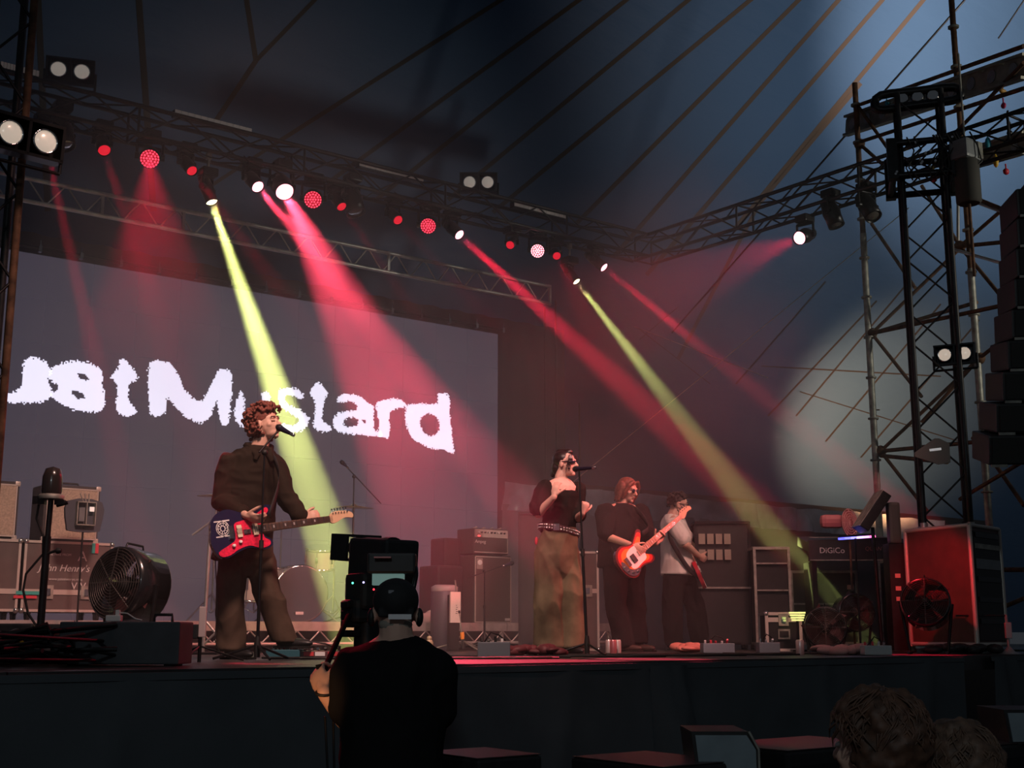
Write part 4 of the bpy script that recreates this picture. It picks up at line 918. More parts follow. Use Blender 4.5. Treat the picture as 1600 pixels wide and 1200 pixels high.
M_TROU1 = mat('brown_trousers', (.070, .048, .035), .9, noise_amt=.2, nscale=10)
tr = MB(); loft(tr, [(J(388, 845), r1 * .17, f1 * .13), (J(386, 870), r1 * .185, f1 * .14), (J(384, 884), r1 * .15, f1 * .12), (J(384, 900), r1 * .06, f1 * .07)])
for a, b, c in ((hpR, knR, anR), (hpL, knL, anL)):
    tr.cap(a, b, .108, .094); loft(tr, [(b + Vv(0, 0, .03), r1 * .092, f1 * .092), (b.lerp(c, .6), r1 * .096, f1 * .098), (c + Vv(0, 0, -.015), r1 * .102, f1 * .106)])
fuse(tr, 'trousers', M_TROU1, g1.t, .010, 3, .014, (7, 7, 3))
M_SHOE = mat('black_shoe', (.012, .012, .013), .45)
def shoe(P_, c, d, k=1.0, m_=M_SHOE):
    d = Vector(d).normalized(); c = Vector(c); R = Matrix((d, Vector((-d.y, d.x, 0)), Vector((0, 0, 1)))).transposed()
    m = MB().ell(c + d * .07 * k + Vv(0, 0, .035), (.145 * k, .048 * k, .036), R, 16, 8).ell(c - d * .0 + Vv(0, 0, .055), (.06 * k, .045 * k, .055), R, 12, 8)
    o = fuse(m, 'shoe', m_, P_.t, .010, 2); s = MB().box(c + d * .065 * k + Vv(0, 0, .008), (.27 * k, .085 * k, .016), R).build('sole', M_RUBBER, o); return o
c = anR.copy(); c.z = 0; shoe(g1, c, (.75, -.55, 0), 1.05); c = anL.copy(); c.z = .075; shoe(g1, c, (.85, -.3, 0), 1.05)
def hair_blobs(P_, c, R, k, n, r, mat_, cover, seed, name='hair', voxel=.007, curl=0.0, label=None):
    rr = random.Random(seed); m = MB()
    m.ell(Vector(c) + R @ Vv(0, -.022 * k, .048 * k), (.082 * k, .094 * k, .078 * k), R, 16, 10)
    for i in range(n):
        z = 1 - 2 * (i + .5) / n; a = i * 2.39996; v = Vv(sqrt(1 - z * z) * cos(a), sqrt(1 - z * z) * sin(a), z)
        if not cover(v): continue
        q = Vector(c) + R @ Vv(v.x * .086 * k, (v.y * .100 - .015) * k, (v.z * .098 + .025) * k) + R @ v * rr.uniform(-.006, .022 + curl)
        m.ell(q, r * rr.uniform(.7, 1.25), None, 8, 6)
    return fuse(m, name, mat_, P_.t, voxel, 1, label=label)
M_HAIR1 = mat('auburn_curly_hair', (.16, .040, .025), .7, noise_amt=.5, nscale=60)
hair_blobs(g1, Hc, HR, 1.14, 520, .0135, M_HAIR1, lambda v: v.z > .42 or (v.y < .25 and v.z > -.85) and v.y < .35, 5, curl=.028, voxel=.0055)

# ---------------- singer
wm = Person('singer with dark tied-back hair and sunglasses holding the stand, black top, studded belt', 10.9, 872, skin=M_SKIN2)
J = wm.J; Hc = J(884, 725, 0); HR = frame_of((.86, -.50, .05)); f1 = Vv(.42, -.9, 0).normalized(); r1 = f1.cross(Vv(0, 0, 1))
add_head(wm.mb, Hc, HR, .98); nb_ = J(876, 746, 0)
wm.limb([Hc + HR @ Vv(0, -.02, -.04), nb_], [.050, .052])
shR, elR, wrR = J(851, 762, -.06), J(841, 802, -.14), J(866, 776, -.30); shL, elL, wrL = J(903, 764, .06), J(903, 810, -.02), J(910, 802, -.24)
loft(wm.mb, [(J(877, 747), r1 * .055, f1 * .052), (J(877, 753), r1 * .12, f1 * .062), (J(877, 760), r1 * .165, f1 * .080), (J(877, 775), r1 * .155, f1 * .098), (J(876, 800), r1 * .14, f1 * .105), (J(874, 830), r1 * .135, f1 * .10), (J(872, 860), r1 * .15, f1 * .11)])
wm.limb([shR, elR, wrR], [.050, .042, .026]); wm.limb([shL, elL, wrL], [.050, .040, .026])
hpR, knR, anR = J(857, 868, -.03), J(857, 935, -.04), J(859, 1008, 0); hpL, knL, anL = J(887, 868, .05), J(889, 935, .04), J(890, 1008, .03)
wm.limb([hpR, knR, anR], [.08, .06, .04]); wm.limb([hpL, knL, anL], [.08, .06, .04])
add_hand(wm.mb, wrR, (.15, .05, 1), (.3, .8, 0), (.8, -.4, 0), (.35, .5, .4), .95)
add_hand(wm.mb, wrL, (.35, -.15, .9), (.1, .9, 0), (.9, .2, .2), (1.0, 1.1, .8), .95)
wm.body(); wm.face(Hc, HR, .98, False, False, mat('dark_lipstick', (.20, .01, .03), .4))
M_TOP = mat('black_knit_top', (.016, .013, .013), .9, noise_amt=.2)
m = MB(); loft(m, [(J(878, 768), r1 * .178, f1 * .106), (J(878, 776), r1 * .178, f1 * .122), (J(877, 795), r1 * .165, f1 * .128), (J(874, 815), r1 * .152, f1 * .120), (J(872, 832), r1 * .155, f1 * .122)])
for a, b, r_ in ((shR + Vv(.0, 0, -.01), elR + Vv(0, 0, .05), .078), (shL + Vv(0, 0, -.01), elL + Vv(0, 0, .03), .070)): m.cap(a, b, r_, r_ * .98)
fuse(m, 'top', M_TOP, wm.t, .008, 3, .008, (8, 8, 7))
M_DENIM = mat('washed_olive_denim', (.125, .105, .065), .86, noise_amt=.55, nscale=4)
m = MB(); loft(m, [(J(873, 826), r1 * .150, f1 * .120), (J(872, 845), r1 * .175, f1 * .140), (J(871, 868), r1 * .188, f1 * .145), (J(871, 885), r1 * .165, f1 * .13), (J(872, 903), r1 * .07, f1 * .085)])
for a, b, c in ((hpR, knR, anR), (hpL, knL, anL)): m.cap(a, b, .115, .118); loft(m, [(b + Vv(0, 0, .02), r1 * .115, f1 * .115), (b.lerp(c, .6), r1 * .128, f1 * .13), (c + Vv(0, 0, -.02), r1 * .142, f1 * .145)])
fuse(m, 'trousers', M_DENIM, wm.t, .010, 3, .016, (7, 7, 2.5))
bc_ = J(873, 829); M_LEATH = mat('dark_belt_leather', (.03, .012, .012), .5)
tl = Vv(0, 0, .035)
ringp = lambda a, rr_=1.0: bc_ + r1 * (.172 * rr_) * cos(a) + f1 * (.140 * rr_) * sin(a) + tl * cos(a)
m = MB(); vs = []
for h in (-.026, .026):
    for sc_ in (1.0, 1.05):
        for i in range(32): vs.append(ringp(2 * pi * i / 32, sc_) + Vv(0, 0, h))
fs = []
for i in range(32):
    j = (i + 1) % 32; fs += [(i, j, 32 + j, 32 + i), (32 + i, 32 + j, 96 + j, 96 + i), (96 + i, 96 + j, 64 + j, 64 + i), (64 + i, 64 + j, j, i)]
m.add(vs, fs); bel = m.build('belt', M_LEATH, wm.t)
m = MB()
for k in range(44):
    for h in (-.012, .012): m.ell(ringp(2 * pi * k / 44, 1.06) + Vv(0, 0, h), .0085, None, 6, 4)
st = m.build('belt_stud', M_CHROME, bel); st['kind'] = 'stuff'
p = ringp(pi / 2 - .5, 1.07); MB().box(p, (.05, .014, .055), frame_of(p - bc_)).build('belt_buckle', M_CHROME, bel)
T = lambda x, y, z: Hc + HR @ (Vv(x, y, z) * .98)
M_LENS = mat('mirror_sunglasses', (.02, .02, .04), .08, .2, coat=1)
m = MB(); 
for sg in (-1, 1): m.ell(T(sg * .036, .086, .006), (.034, .013, .020), HR @ Rz(-sg * .35), 12, 8)
m.cap(T(-.01, .098, .008), T(.01, .098, .008), .005, .005, 6)
for sg in (-1, 1): m.cap(T(sg * .066, .07, .010), T(sg * .082, -.01, .012), .006, .004, 6)
m.build('sunglasses', M_LENS, wm.t)
M_HAIR2 = mat('black_hair', (.018, .008, .009), .35, noise_amt=.3, nscale=50)
m = MB(); m.ell(T(0, -.028, .046), (.083, .093, .078), HR, 18, 12); m.ell(T(0, -.086, -.025), (.060, .050, .072), HR, 12, 8); m.cap(T(.0, -.10, -.03), T(0, -.135, -.085), .034, .022, 10); m.cap(T(0, .04, .095), T(0, -.06, .11), .035, .03)
for sg in (-1, 1):
    for q_ in range(3): m.path([T(sg * (.03 + .012 * q_), .083 - .008 * q_, .075), T(sg * (.050 + .012 * q_), .094 - .012 * q_, .03), T(sg * (.058 + .009 * q_), .070 - .014 * q_, -.04), T(sg * (.054 + .008 * q_), .058 - .016 * q_, -.11)], [.006, .006, .005, .003], 6)
fuse(m, 'hair', M_HAIR2, wm.t, .006, 1)
MB().ell(T(0, -.125, -.052), (.022, .012, .022), HR, 8, 6).build('hair_tie', mat('pale_hair_tie', (.5, .3, .25), .6), wm.t)
for an in (anR, anL): c = an.copy(); c.z = 0; shoe(wm, c, (.5, -.8, 0), .95)
MB().ell(J(838, 845, -.05), (.014, .012, .035), None, 10, 8).build('hip_tag', M_TR, wm.t)
for k, sh_ in enumerate(((shR, 1), (shL, -1))): MB().path([J(865 if k == 0 else 893, 752, -.05) + f1 * .02, J(862 if k == 0 else 896, 760, -.06) + f1 * .05, J(862 if k == 0 else 896, 770, -.05) + f1 * .08], .004, 5).build('shoulder_strap', M_TOP, wm.t)

# ---------------- bassist
bs = Person('bass player with chin-length reddish hair, round sunglasses and oversized black t-shirt', 12.8, 980)
J = bs.J; Hc = J(981, 766, -.02); HR = frame_of((.70, -.66, -.22)); f1 = Vv(.45, -.9, 0).normalized(); r1 = f1.cross(Vv(0, 0, 1))
add_head(bs.mb, Hc, HR, 1.02); nb_ = J(971, 791, .0); bs.limb([Hc + HR @ Vv(0, -.02, -.04), nb_], [.056, .062])
shR, elR, wrR = J(946, 802, -.12), J(947, 838, -.22), J(987, 852, -.44); shL, elL, wrL = J(1000, 802, .10), J(1012, 850, -.06), J(1026, 848, -.26)
bs.limb([nb_, shR], [.06, .055]); bs.limb([nb_, shL], [.06, .055])
loft(bs.mb, [(J(971, 798), r1 * .15, f1 * .08), (J(970, 830), r1 * .17, f1 * .11), (J(970, 885), r1 * .16, f1 * .12)])
bs.limb([shR, elR, wrR], [.054, .043, .029]); bs.limb([shL, elL, wrL], [.054, .042, .029])
hpR, knR, anR = J(962, 888, -.05), J(962, 948, -.05), J(975, 1008, -.02); hpL, knL, anL = J(990, 888, .06), J(993, 948, .05), J(996, 1004, .05)
bs.limb([hpR, knR, anR], [.085, .06, .04]); bs.limb([hpL, knL, anL], [.085, .06, .04])
add_hand(bs.mb, wrR, J(1002, 860, -.46) - wrR, (.1, .8, -.3), (.3, -.1, .9), (.4, .6, .4), 1.05)
add_hand(bs.mb, wrL, (.55, .25, .75), (-.2, -.9, .2), (-.7, .2, .6), (.8, .9, .6), 1.05)
bs.body(); bs.face(Hc, HR, 1.02, False, False)
T = lambda x, y, z: Hc + HR @ (Vv(x, y, z) * 1.02)
m = MB()
for sg in (-1, 1): m.lathe([(.001, .0), (.022, .0), (.024, .003), (.022, .006), (.001, .006)], T(sg * .031, .096, .004), HR @ Rx(-pi / 2), n=14)
m.cap(T(-.01, .1, .008), T(.01, .1, .008), .003, .003, 6)
for sg in (-1, 1): m.cap(T(sg * .055, .093, .006), T(sg * .082, 0, .008), .003, .003, 6)
m.build('sunglasses', M_LENS, bs.t)
M_HAIR3 = mat('copper_brown_hair', (.17, .060, .040), .6, noise_amt=.4, nscale=45)
m = MB(); m.ell(T(0, -.02, .05), (.090, .100, .082), HR, 18, 12); m.ell(T(0, -.075, -.02), (.095, .060, .10), HR, 14, 10)
for sg in (-1, 1): m.ell(T(sg * .088, -.025, -.01), (.030, .060, .095), HR, 12, 10); m.path([T(sg * .03, .078, .098), T(sg * .075, .066, .05), T(sg * .094, .045, -.02), T(sg * .092, .03, -.085)], [.022, .022, .022, .012], 8)
rr = random.Random(4)
for k in range(46):
    a = rr.uniform(pi * .95, pi * 2.05); m.path([T(.085 * cos(a), .085 * sin(a) + .0, .04), T(.112 * cos(a), .105 * sin(a), -.04), T((.108 + .02 * rr.random()) * cos(a), (.105 + .02 * rr.random()) * sin(a), -.105 - .03 * rr.random())], [.012, .012, .006], 5)
fuse(m, 'hair', M_HAIR3, bs.t, .007, 1)
M_TEE = mat('black_tshirt', (.013, .012, .013), .9)
m = MB(); loft(m, [(J(971, 788), r1 * .085, f1 * .075), (J(971, 794), r1 * .17, f1 * .10), (J(971, 802), r1 * .22, f1 * .13), (J(970, 825), r1 * .235, f1 * .155), (J(969, 855), r1 * .225, f1 * .165), (J(967, 886), r1 * .225, f1 * .17)])
m.cap(shR, elR + Vv(0, 0, .03), .10, .088); m.cap(shL, elL + Vv(0, 0, .09), .095, .088); fuse(m, 'tshirt', M_TEE, bs.t, .010, 3, .012, (7, 7, 5))
M_BTR = mat('black_trousers', (.014, .012, .013), .9)
m = MB(); loft(m, [(J(971, 878), r1 * .17, f1 * .14), (J(972, 900), r1 * .18, f1 * .14)])
for a, b, c in ((hpR, knR, anR), (hpL, knL, anL)): m.cap(a, b, .120, .100); loft(m, [(b + Vv(0, 0, .03), r1 * .10, f1 * .10), (c + Vv(0, 0, -.01), r1 * .095, f1 * .10)])
fuse(m, 'trousers', M_BTR, bs.t, .011, 3, .014, (7, 7, 3))
MB().path([nb_ + r1 * .085 * cos(a) + f1 * (.085 * sin(a) + .035) + Vv(0, 0, -.03 - .075 * max(0, sin(a))) for a in [2 * pi * i / 30 for i in range(30)]], .0055, 6, True).build('silver_necklace', M_CHROME, bs.t)
for an in (anR, anL): c = an.copy(); c.z = 0; shoe(bs, c, (.7, -.6, 0), 1.0, mat('brown_shoe', (.05, .025, .02), .6))

# ---------------- second guitarist in white
wg = Person('guitarist in a white t-shirt and glasses seen from the side, playing a red guitar', 14.2, 1068)
J = wg.J; Hc = J(1061, 789, 0); HR = frame_of((.95, -.15, -.12)); f1 = Vv(.93, .30, 0).normalized(); r1 = f1.cross(Vv(0, 0, 1))
add_head(wg.mb, Hc, HR, 1.04); nb_ = J(1050, 808, .0); wg.limb([Hc + HR @ Vv(0, -.03, -.04), nb_], [.058, .066])
shR, elR, wrR = J(1054, 820, -.19), J(1072, 851, -.27), J(1091, 868, -.14); shL, elL, wrL = J(1058, 816, .18), J(1078, 850, .26), J(1092, 862, .20)
wg.limb([nb_, shR], [.06, .055]); wg.limb([nb_, shL], [.06, .055])
loft(wg.mb, [(J(1051, 815), r1 * .15, f1 * .08), (J(1055, 845), r1 * .16, f1 * .12), (J(1058, 900), r1 * .15, f1 * .12)])
wg.limb([shR, elR, wrR], [.056, .046, .031]); wg.limb([shL, elL, wrL], [.054, .044, .030])
hpR, knR, anR = J(1054, 905, -.09), J(1050, 952, -.10), J(1052, 1003, -.08); hpL, knL, anL = J(1070, 905, .09), J(1087, 952, .12), J(1093, 1003, .12)
wg.limb([hpR, knR, anR], [.085, .06, .04]); wg.limb([hpL, knL, anL], [.085, .06, .04])
add_hand(wg.mb, wrR, (.7, .35, -.35), (.2, .8, -.5), (.3, -.3, .9), (.4, .6, .4), 1.05); add_hand(wg.mb, wrL, (.5, .3, .6), (.3, -.8, .2), (-.5, .3, .6), (.8, .9, .6), 1.05)
wg.body(); wg.face(Hc, HR, 1.04, True, False)
T = lambda x, y, z: Hc + HR @ (Vv(x, y, z) * 1.04)
m = MB()
for sg in (-1, 1): m.path([T(sg * .033 + .024 * cos(a), .097, .004 + .019 * sin(a)) for a in [2 * pi * i / 14 for i in range(14)]], .004, 5, True); m.cap(T(sg * .057, .094, .008), T(sg * .083, -.005, .010), .004, .004, 6)
m.cap(T(-.01, .099, .008), T(.01, .099, .008), .003, .003, 6); m.build('glasses', M_RUBBER, wg.t)
hair_blobs(wg, Hc, HR, 1.04, 150, .018, mat('dark_brown_hair', (.022, .012, .012), .6, noise_amt=.3, nscale=50), lambda v: v.z > .48 or (v.y < -.05 and v.z > -.45), 9, curl=.008)
m = MB(); loft(m, [(J(1050, 805), r1 * .08, f1 * .072), (J(1050, 811), r1 * .16, f1 * .09), (J(1052, 820), r1 * .205, f1 * .12), (J(1056, 845), r1 * .205, f1 * .155), (J(1058, 872), r1 * .20, f1 * .165), (J(1058, 898), r1 * .215, f1 * .180)])
m.cap(shR, shR.lerp(elR, .72), .088, .082); m.cap(shL, shL.lerp(elL, .7), .085, .08); fuse(m, 'tshirt', mat('white_tshirt', (.80, .76, .70), .9), wg.t, .010, 3, .013, (7, 7, 4))
m = MB(); loft(m, [(J(1058, 890), r1 * .165, f1 * .145), (J(1060, 912), r1 * .17, f1 * .14)])
for a, b, c in ((hpR, knR, anR), (hpL, knL, anL)): m.cap(a, b, .12, .108); m.cap(b, c + Vv(0, 0, .04), .108, .10)
fuse(m, 'trousers', M_BTR, wg.t, .011, 3, .014, (7, 7, 3))
for an in (anR, anL): c = an.copy(); c.z = 0; shoe(wg, c, (.9, -.2, 0), 1.0)

# ---------------- camera operator in the pit
PLZ = GZ + .17
co = Person('camera operator seen from behind in black t-shirt and black cap', 4.9, 615, PLZ)
J = co.J; Hc = J(618, 958, 0); HR = frame_of((-.12, 1, .02)); f1 = Vv(-.05, 1, 0).normalized(); r1 = f1.cross(Vv(0, 0, 1))
add_head(co.mb, Hc, HR, 1.05); nb_ = J(620, 1005, -.02); co.limb([Hc + HR @ Vv(0, -.03, -.04), nb_], [.062, .068])
shL, elL, wrL = J(552, 1048, 0), J(541, 1122, .05), J(508, 1082, .02); shR, elR, wrR = J(678, 1048, 0), J(684, 1125, .02), J(664, 1128, .27)
co.limb([nb_, shL], [.065, .055]); co.limb([nb_, shR], [.065, .055])
loft(co.mb, [(J(617, 1025), r1 * .15, f1 * .09), (J(615, 1090), r1 * .17, f1 * .12), (J(613, 1250), r1 * .16, f1 * .12)])
co.limb([shL, elL, wrL], [.056, .046, .032]); co.limb([shR, elR, wrR], [.056, .046, .032])
zk = PLZ
hpL, hpR = J(590, 1300, 0), J(636, 1300, 0); knL, knR = Vv(hpL.x - .02, .03, .50), Vv(hpR.x + .02, .03, .50); anL, anR = Vv(hpL.x - .05, 0, .08), Vv(hpR.x + .05, 0, .08)
co.limb([hpL, knL, anL], [.085, .06, .042]); co.limb([hpR, knR, anR], [.085, .06, .042])
add_hand(co.mb, wrL, J(497, 1058, .06) - wrL, (.6, .7, 0), (.5, -.2, .7), (.5, .8, .5), 1.1); add_hand(co.mb, wrR, (-.3, 1, .1), (0, 0, -1), (-1, 0, 0), (.3, .5, .4), 1.05)
co.body(.007)
M_TEE2 = mat('black_tshirt_pit', (.010, .010, .011), .9)
m = MB(); loft(m, [(J(620, 997), r1 * .075, f1 * .075), (J(619, 1006), r1 * .12, f1 * .09), (J(617, 1020), r1 * .185, f1 * .115), (J(615, 1048), r1 * .205, f1 * .14), (J(614, 1110), r1 * .195, f1 * .15), (J(613, 1200), r1 * .19, f1 * .15), (J(612, 1320), r1 * .205, f1 * .16)])
m.cap(shL, shL.lerp(elL, .75), .085, .072); m.cap(shR, shR.lerp(elR, .78), .085, .070); fuse(m, 'tshirt', M_TEE2, co.t, .010, 3, .010, (7, 7, 5))
m = MB(); loft(m, [(J(613, 1300), r1 * .175, f1 * .14), (J(613, 1345), r1 * .18, f1 * .14)])
for a, b, c in ((hpR, knR, anR), (hpL, knL, anL)): m.cap(a, b, .115, .09); m.cap(b, c + Vv(0, 0, .02), .09, .075)
fuse(m, 'trousers', M_BTR, co.t, .012, 2, .01, (7, 7, 3))
for an in (anR, anL): c = an.copy(); c.z = 0; shoe(co, c, (0, 1, 0), 1.05)
T = lambda x, y, z: Hc + HR @ (Vv(x, y, z) * 1.05)
m = MB(); m.ell(T(0, -.012, .045), (.088, .108, .085), HR, 22, 14); m.box(T(0, -.012, .0), (.13, .16, .03), HR); m.ell(T(0, .12, .03), (.07, .07, .012), HR @ Rx(-.2), 14, 6)
fuse(m, 'cap', mat('black_cap', (.012, .012, .013), .8), co.t, .006, 2)
MB().box(T(.012, -.118, -.012), (.085, .006, .018), HR @ Rx(.15)).build('cap_label', mat('cap_label', (.9, .88, .88), .6), co.t)
MB().box(T(-.02, -.10, .075), (.02, .01, .012), HR).build('cap_clip', M_CHROME, co.t)
for sg in (-1, 1): MB().ell(T(sg * .086, 0, -.015), (.016, .028, .036), HR, 12, 8).build('earpiece', M_RUBBER, co.t)
hm = MB().ell(T(0, -.040, -.040), (.064, .048, .034), HR, 14, 8).build('hair', mat('grey_cropped_hair', (.30, .26, .22), .9), co.t)
MB().path([wrL + Vv(.034 * cos(a), .0 + .030 * sin(a), .01 * sin(a)) for a in [2 * pi * i / 16 for i in range(16)]], .006, 6, True).build('wristband', M_RUBBER, co.t)
# ---------------- two heads in the crowd
for lab, D, cx_, cy_, hd, k, col, seed in (('spectator with messy dark brown hair looking left towards the stage', 3.3, 1368, 1165, (-.60, .78, .05), 1.08, (.085, .040, .024), 21), ('spectator with short brown hair, only the top of the head in view', 3.6, 1494, 1205, (-.35, .9, 0), 1.0, (.10, .056, .036), 22)):
    pz = Person(lab, D, cx_, GZ); J = pz.J; Hc = J(cx_, cy_, 0); Hc.z -= .01; HR = frame_of(hd); f1 = Vv(hd[0], hd[1], 0).normalized(); r1 = f1.cross(Vv(0, 0, 1))
    add_head(pz.mb, Hc, HR, k); nb_ = Hc - Vv(0, 0, .20) - f1 * .02; pz.limb([Hc - Vv(0, 0, .04), nb_], [.055, .06]); H = nb_.z
    sh_ = [nb_ + r1 * s * .17 - Vv(0, 0, .04) for s in (1, -1)]; el_ = [p + r1 * s * .06 - Vv(0, 0, .27) for p, s in zip(sh_, (1, -1))]; wr_ = [p + f1 * .08 - Vv(0, 0, .24) for p in el_]
    for a, b, c in zip(sh_, el_, wr_): pz.limb([nb_, a, b, c], [.055, .05, .042, .028]); add_hand(pz.mb, c, (0, 0, -1), -r1, f1, (.3, .4, .3))
    loft(pz.mb, [(Vv(0, 0, H - .04), r1 * .15, f1 * .08), (Vv(0, 0, H - .2), r1 * .15, f1 * .10), (Vv(0, 0, H - .5), r1 * .14, f1 * .10)])
    hp_ = [r1 * s * .09 + Vv(0, 0, H - .55) for s in (1, -1)]; an_ = [r1 * s * .12 + Vv(0, 0, .08) for s in (1, -1)]
    for a, c in zip(hp_, an_): pz.limb([a, a.lerp(c, .5) + f1 * .03, c], [.08, .058, .04])
    pz.body(.008); pz.face(Hc, HR, k)
    m = MB(); loft(m, [(Vv(0, 0, H + .01), r1 * .08, f1 * .07), (Vv(0, 0, H - .03), r1 * .17, f1 * .10), (Vv(0, 0, H - .2), r1 * .19, f1 * .13), (Vv(0, 0, H - .58), r1 * .19, f1 * .13)])
    for a, b in zip(sh_, el_): m.cap(a, a.lerp(b, .7), .075, .068)
    fuse(m, 'tshirt', mat('crowd_tshirt', (.02, .02, .025), .9), pz.t, .011, 2, .008)
    m = MB(); loft(m, [(Vv(0, 0, H - .52), r1 * .16, f1 * .12), (Vv(0, 0, H - .62), r1 * .165, f1 * .12)])
    for a, c in zip(hp_, an_): m.cap(a, a.lerp(c, .5) + f1 * .03, .095, .075); m.cap(a.lerp(c, .5) + f1 * .03, c, .075, .06)
    fuse(m, 'trousers', M_BTR, pz.t, .012, 2)
    for an in an_: c = an.copy(); c.z = 0; shoe(pz, c, f1)
    ho = hair_blobs(pz, Hc, HR, k * 1.04, 200, .020, mat('crowd_hair_%d' % seed, col, .65, noise_amt=.5, nscale=40), lambda v: v.z > .35 or (v.y < .15 and v.z > -.6), seed, curl=-.006, voxel=.009)
    # strands over the clumps
    rr = random.Random(seed); m = MB()
    for q_ in range(300):
        a = rr.uniform(0, 2 * pi); z = rr.uniform(.15, .98); 
        def sp(a, z, g_): return Hc + HR @ (Vv(sqrt(max(0, 1 - z * z)) * cos(a) * .105, sqrt(max(0, 1 - z * z)) * sin(a) * .118 - .015, z * .118 + .028) * k * g_)
        if sin(a) > .5 and z < .5: continue
        a2 = a + rr.uniform(-.5, .5); m.path([sp(a, z, 1.0), sp((a + a2) / 2, z - .18, 1.06), sp(a2, z - .36, 1.03)], [.0032, .0028, .001], 5)
    m.build('hair_strands', mat('crowd_hair_%d' % seed, col), pz.t)['kind'] = 'stuff'
# ================================================================ instruments and microphones
JM = [(-.25, .02), (-.24, .09), (-.19, .145), (-.11, .165), (-.03, .135), (.03, .12), (.09, .135), (.16, .165), (.205, .15), (.19, .115), (.14, .07), (.115, .03), (.115, -.03), (.13, -.06), (.165, -.085), (.17, -.12), (.13, -.145), (.07, -.14), (0, -.12), (-.08, -.14), (-.16, -.17), (-.215, -.155), (-.25, -.10), (-.262, -.04)]
PGJ = [(-.20, -.16), (-.22, -.125), (-.14, -.085), (-.09, -.05), (-.085, .05), (-.04, .07), (.04, .085), (.10, .115), (.16, .145), (.175, .12), (.13, .07), (.108, .03), (.108, -.03), (.122, -.07), (.15, -.09), (.15, -.12), (.11, -.135), (.06, -.13), (0, -.108), (-.08, -.125), (-.14, -.155)]
HS = [(0, .022), (.03, .045), (.07, .05), (.13, .045), (.17, .03), (.185, .01), (.175, -.012), (.14, -.005), (.10, -.008), (.06, -.028), (.025, -.035), (0, -.022)]
def guitar(name, label, cat, P_, c, e, n, bodyc, pgc, neckc, scale=1.0, neck_len=.48, outline=JM, pg=PGJ, frets=18, strings=6, sunburst=None, pg_side=1):
    t = bpy.data.objects.new(name, None); C.objects.link(t); tag(t, label, cat)
    Rp = Matrix.Rotation(-YAW, 3, 'Z'); e = Rp @ Vector(e).normalized(); n = Rp @ Vector(n); n = (n - e * n.dot(e)).normalized(); z = n.cross(e)
    cw = P_.base + Rp @ Vector(c); k = scale
    t.matrix_world = Matrix(((e.x, -n.x, z.x, cw.x), (e.y, -n.y, z.y, cw.y), (e.z, -n.z, z.z, cw.z), (0, 0, 0, 1)))
    sc = lambda pts: [(x * k, z_ * k) for x, z_ in pts]
    o = catmull(sc(outline), 4); th = .022 * k
    if sunburst:
        MB().prism([(x * 1.0, z_ * 1.0) for x, z_ in o], -th, th).build('body', sunburst[0], t)
        MB().prism([(x * .90, z_ * .88) for x, z_ in o], -th - .0015, -th).build('burst_ring', sunburst[1], t, 'red ring of the sunburst finish')
        MB().prism([(x * .74, z_ * .70) for x, z_ in o], -th - .003, -th - .0015).build('burst_centre', sunburst[2], t, 'orange centre of the sunburst finish')
    else:
        MB().prism(o, -th, th).build('body', bodyc, t)
    MB().prism(catmull(sc(pg), 3), -th - .006, -th - .003).build('pickguard', pgc, t)
    x0 = outline[11][0] * k - .02; x1 = x0 + neck_len * k * 1.0
    m = MB(); w0, w1 = .029 * k, .022 * k; m.prism([(x0 - .04, w0), (x1, w1), (x1, -w1), (x0 - .04, -w0)], -th - .012, -th + .014); nk = m.build('neck', neckc[0], t)
    MB().prism([(x0 - .06, w0 * .96), (x1, w1 * .96), (x1, -w1 * .96), (x0 - .06, -w0 * .96)], -th - .017, -th - .012).build('fretboard', neckc[1], nk)
    fr = MB()
    for i in range(frets):
        x = x1 - (x1 - x0 + .06) * (1 - 2 ** (-(i + 1) / 12)) / (1 - 2 ** (-(frets + 1) / 12)); w = w1 + (w0 - w1) * (x1 - x) / (x1 - x0)
        fr.box((x, -th - .018, 0), (.003, .003, 2 * w * .95))
    fr.build('fret', M_CHROME, nk)['kind'] = 'stuff'
    mk = MB()
    for i in (3, 5, 7, 9, 12, 15): x = x1 - (x1 - x0 + .06) * (1 - 2 ** (-(i - .5) / 12)) / (1 - 2 ** (-(frets + 1) / 12)); mk.box((x, -th - .018, 0), (.010, .002, .018 * k))
    mk.build('inlay', M_INK, nk)['kind'] = 'stuff'
    hk = k * (1.0); hs = MB().prism(catmull([(x1 + x * hk, z_ * hk) for x, z_ in HS], 2), -th - .010, -th + .006).build('headstock', neckc[0], t)
    for i in range(strings): x = x1 + (.03 + .022 * i * 6 / strings) * hk; MB().tube((x, -th - .018, .036 * hk), (x, -th - .004, .036 * hk), .005, n=8).tube((x, -th, .045 * hk), (x, -th, .062 * hk), .005, n=6).box((x, -th, .066 * hk), (.010, .012, .012)).build('tuning_peg', M_CHROME, hs)
    sm = MB()
    for i in range(strings): z_ = (i - (strings - 1) / 2) * .0075 * k * 6 / strings; sm.tube((-.13 * k, -th - .022, z_), (x1 + .02, -th - .020, z_ * .75), .0009, n=4, cap=False)
    sm.build('string', M_CHROME, t)['kind'] = 'stuff'
    return t, th, k
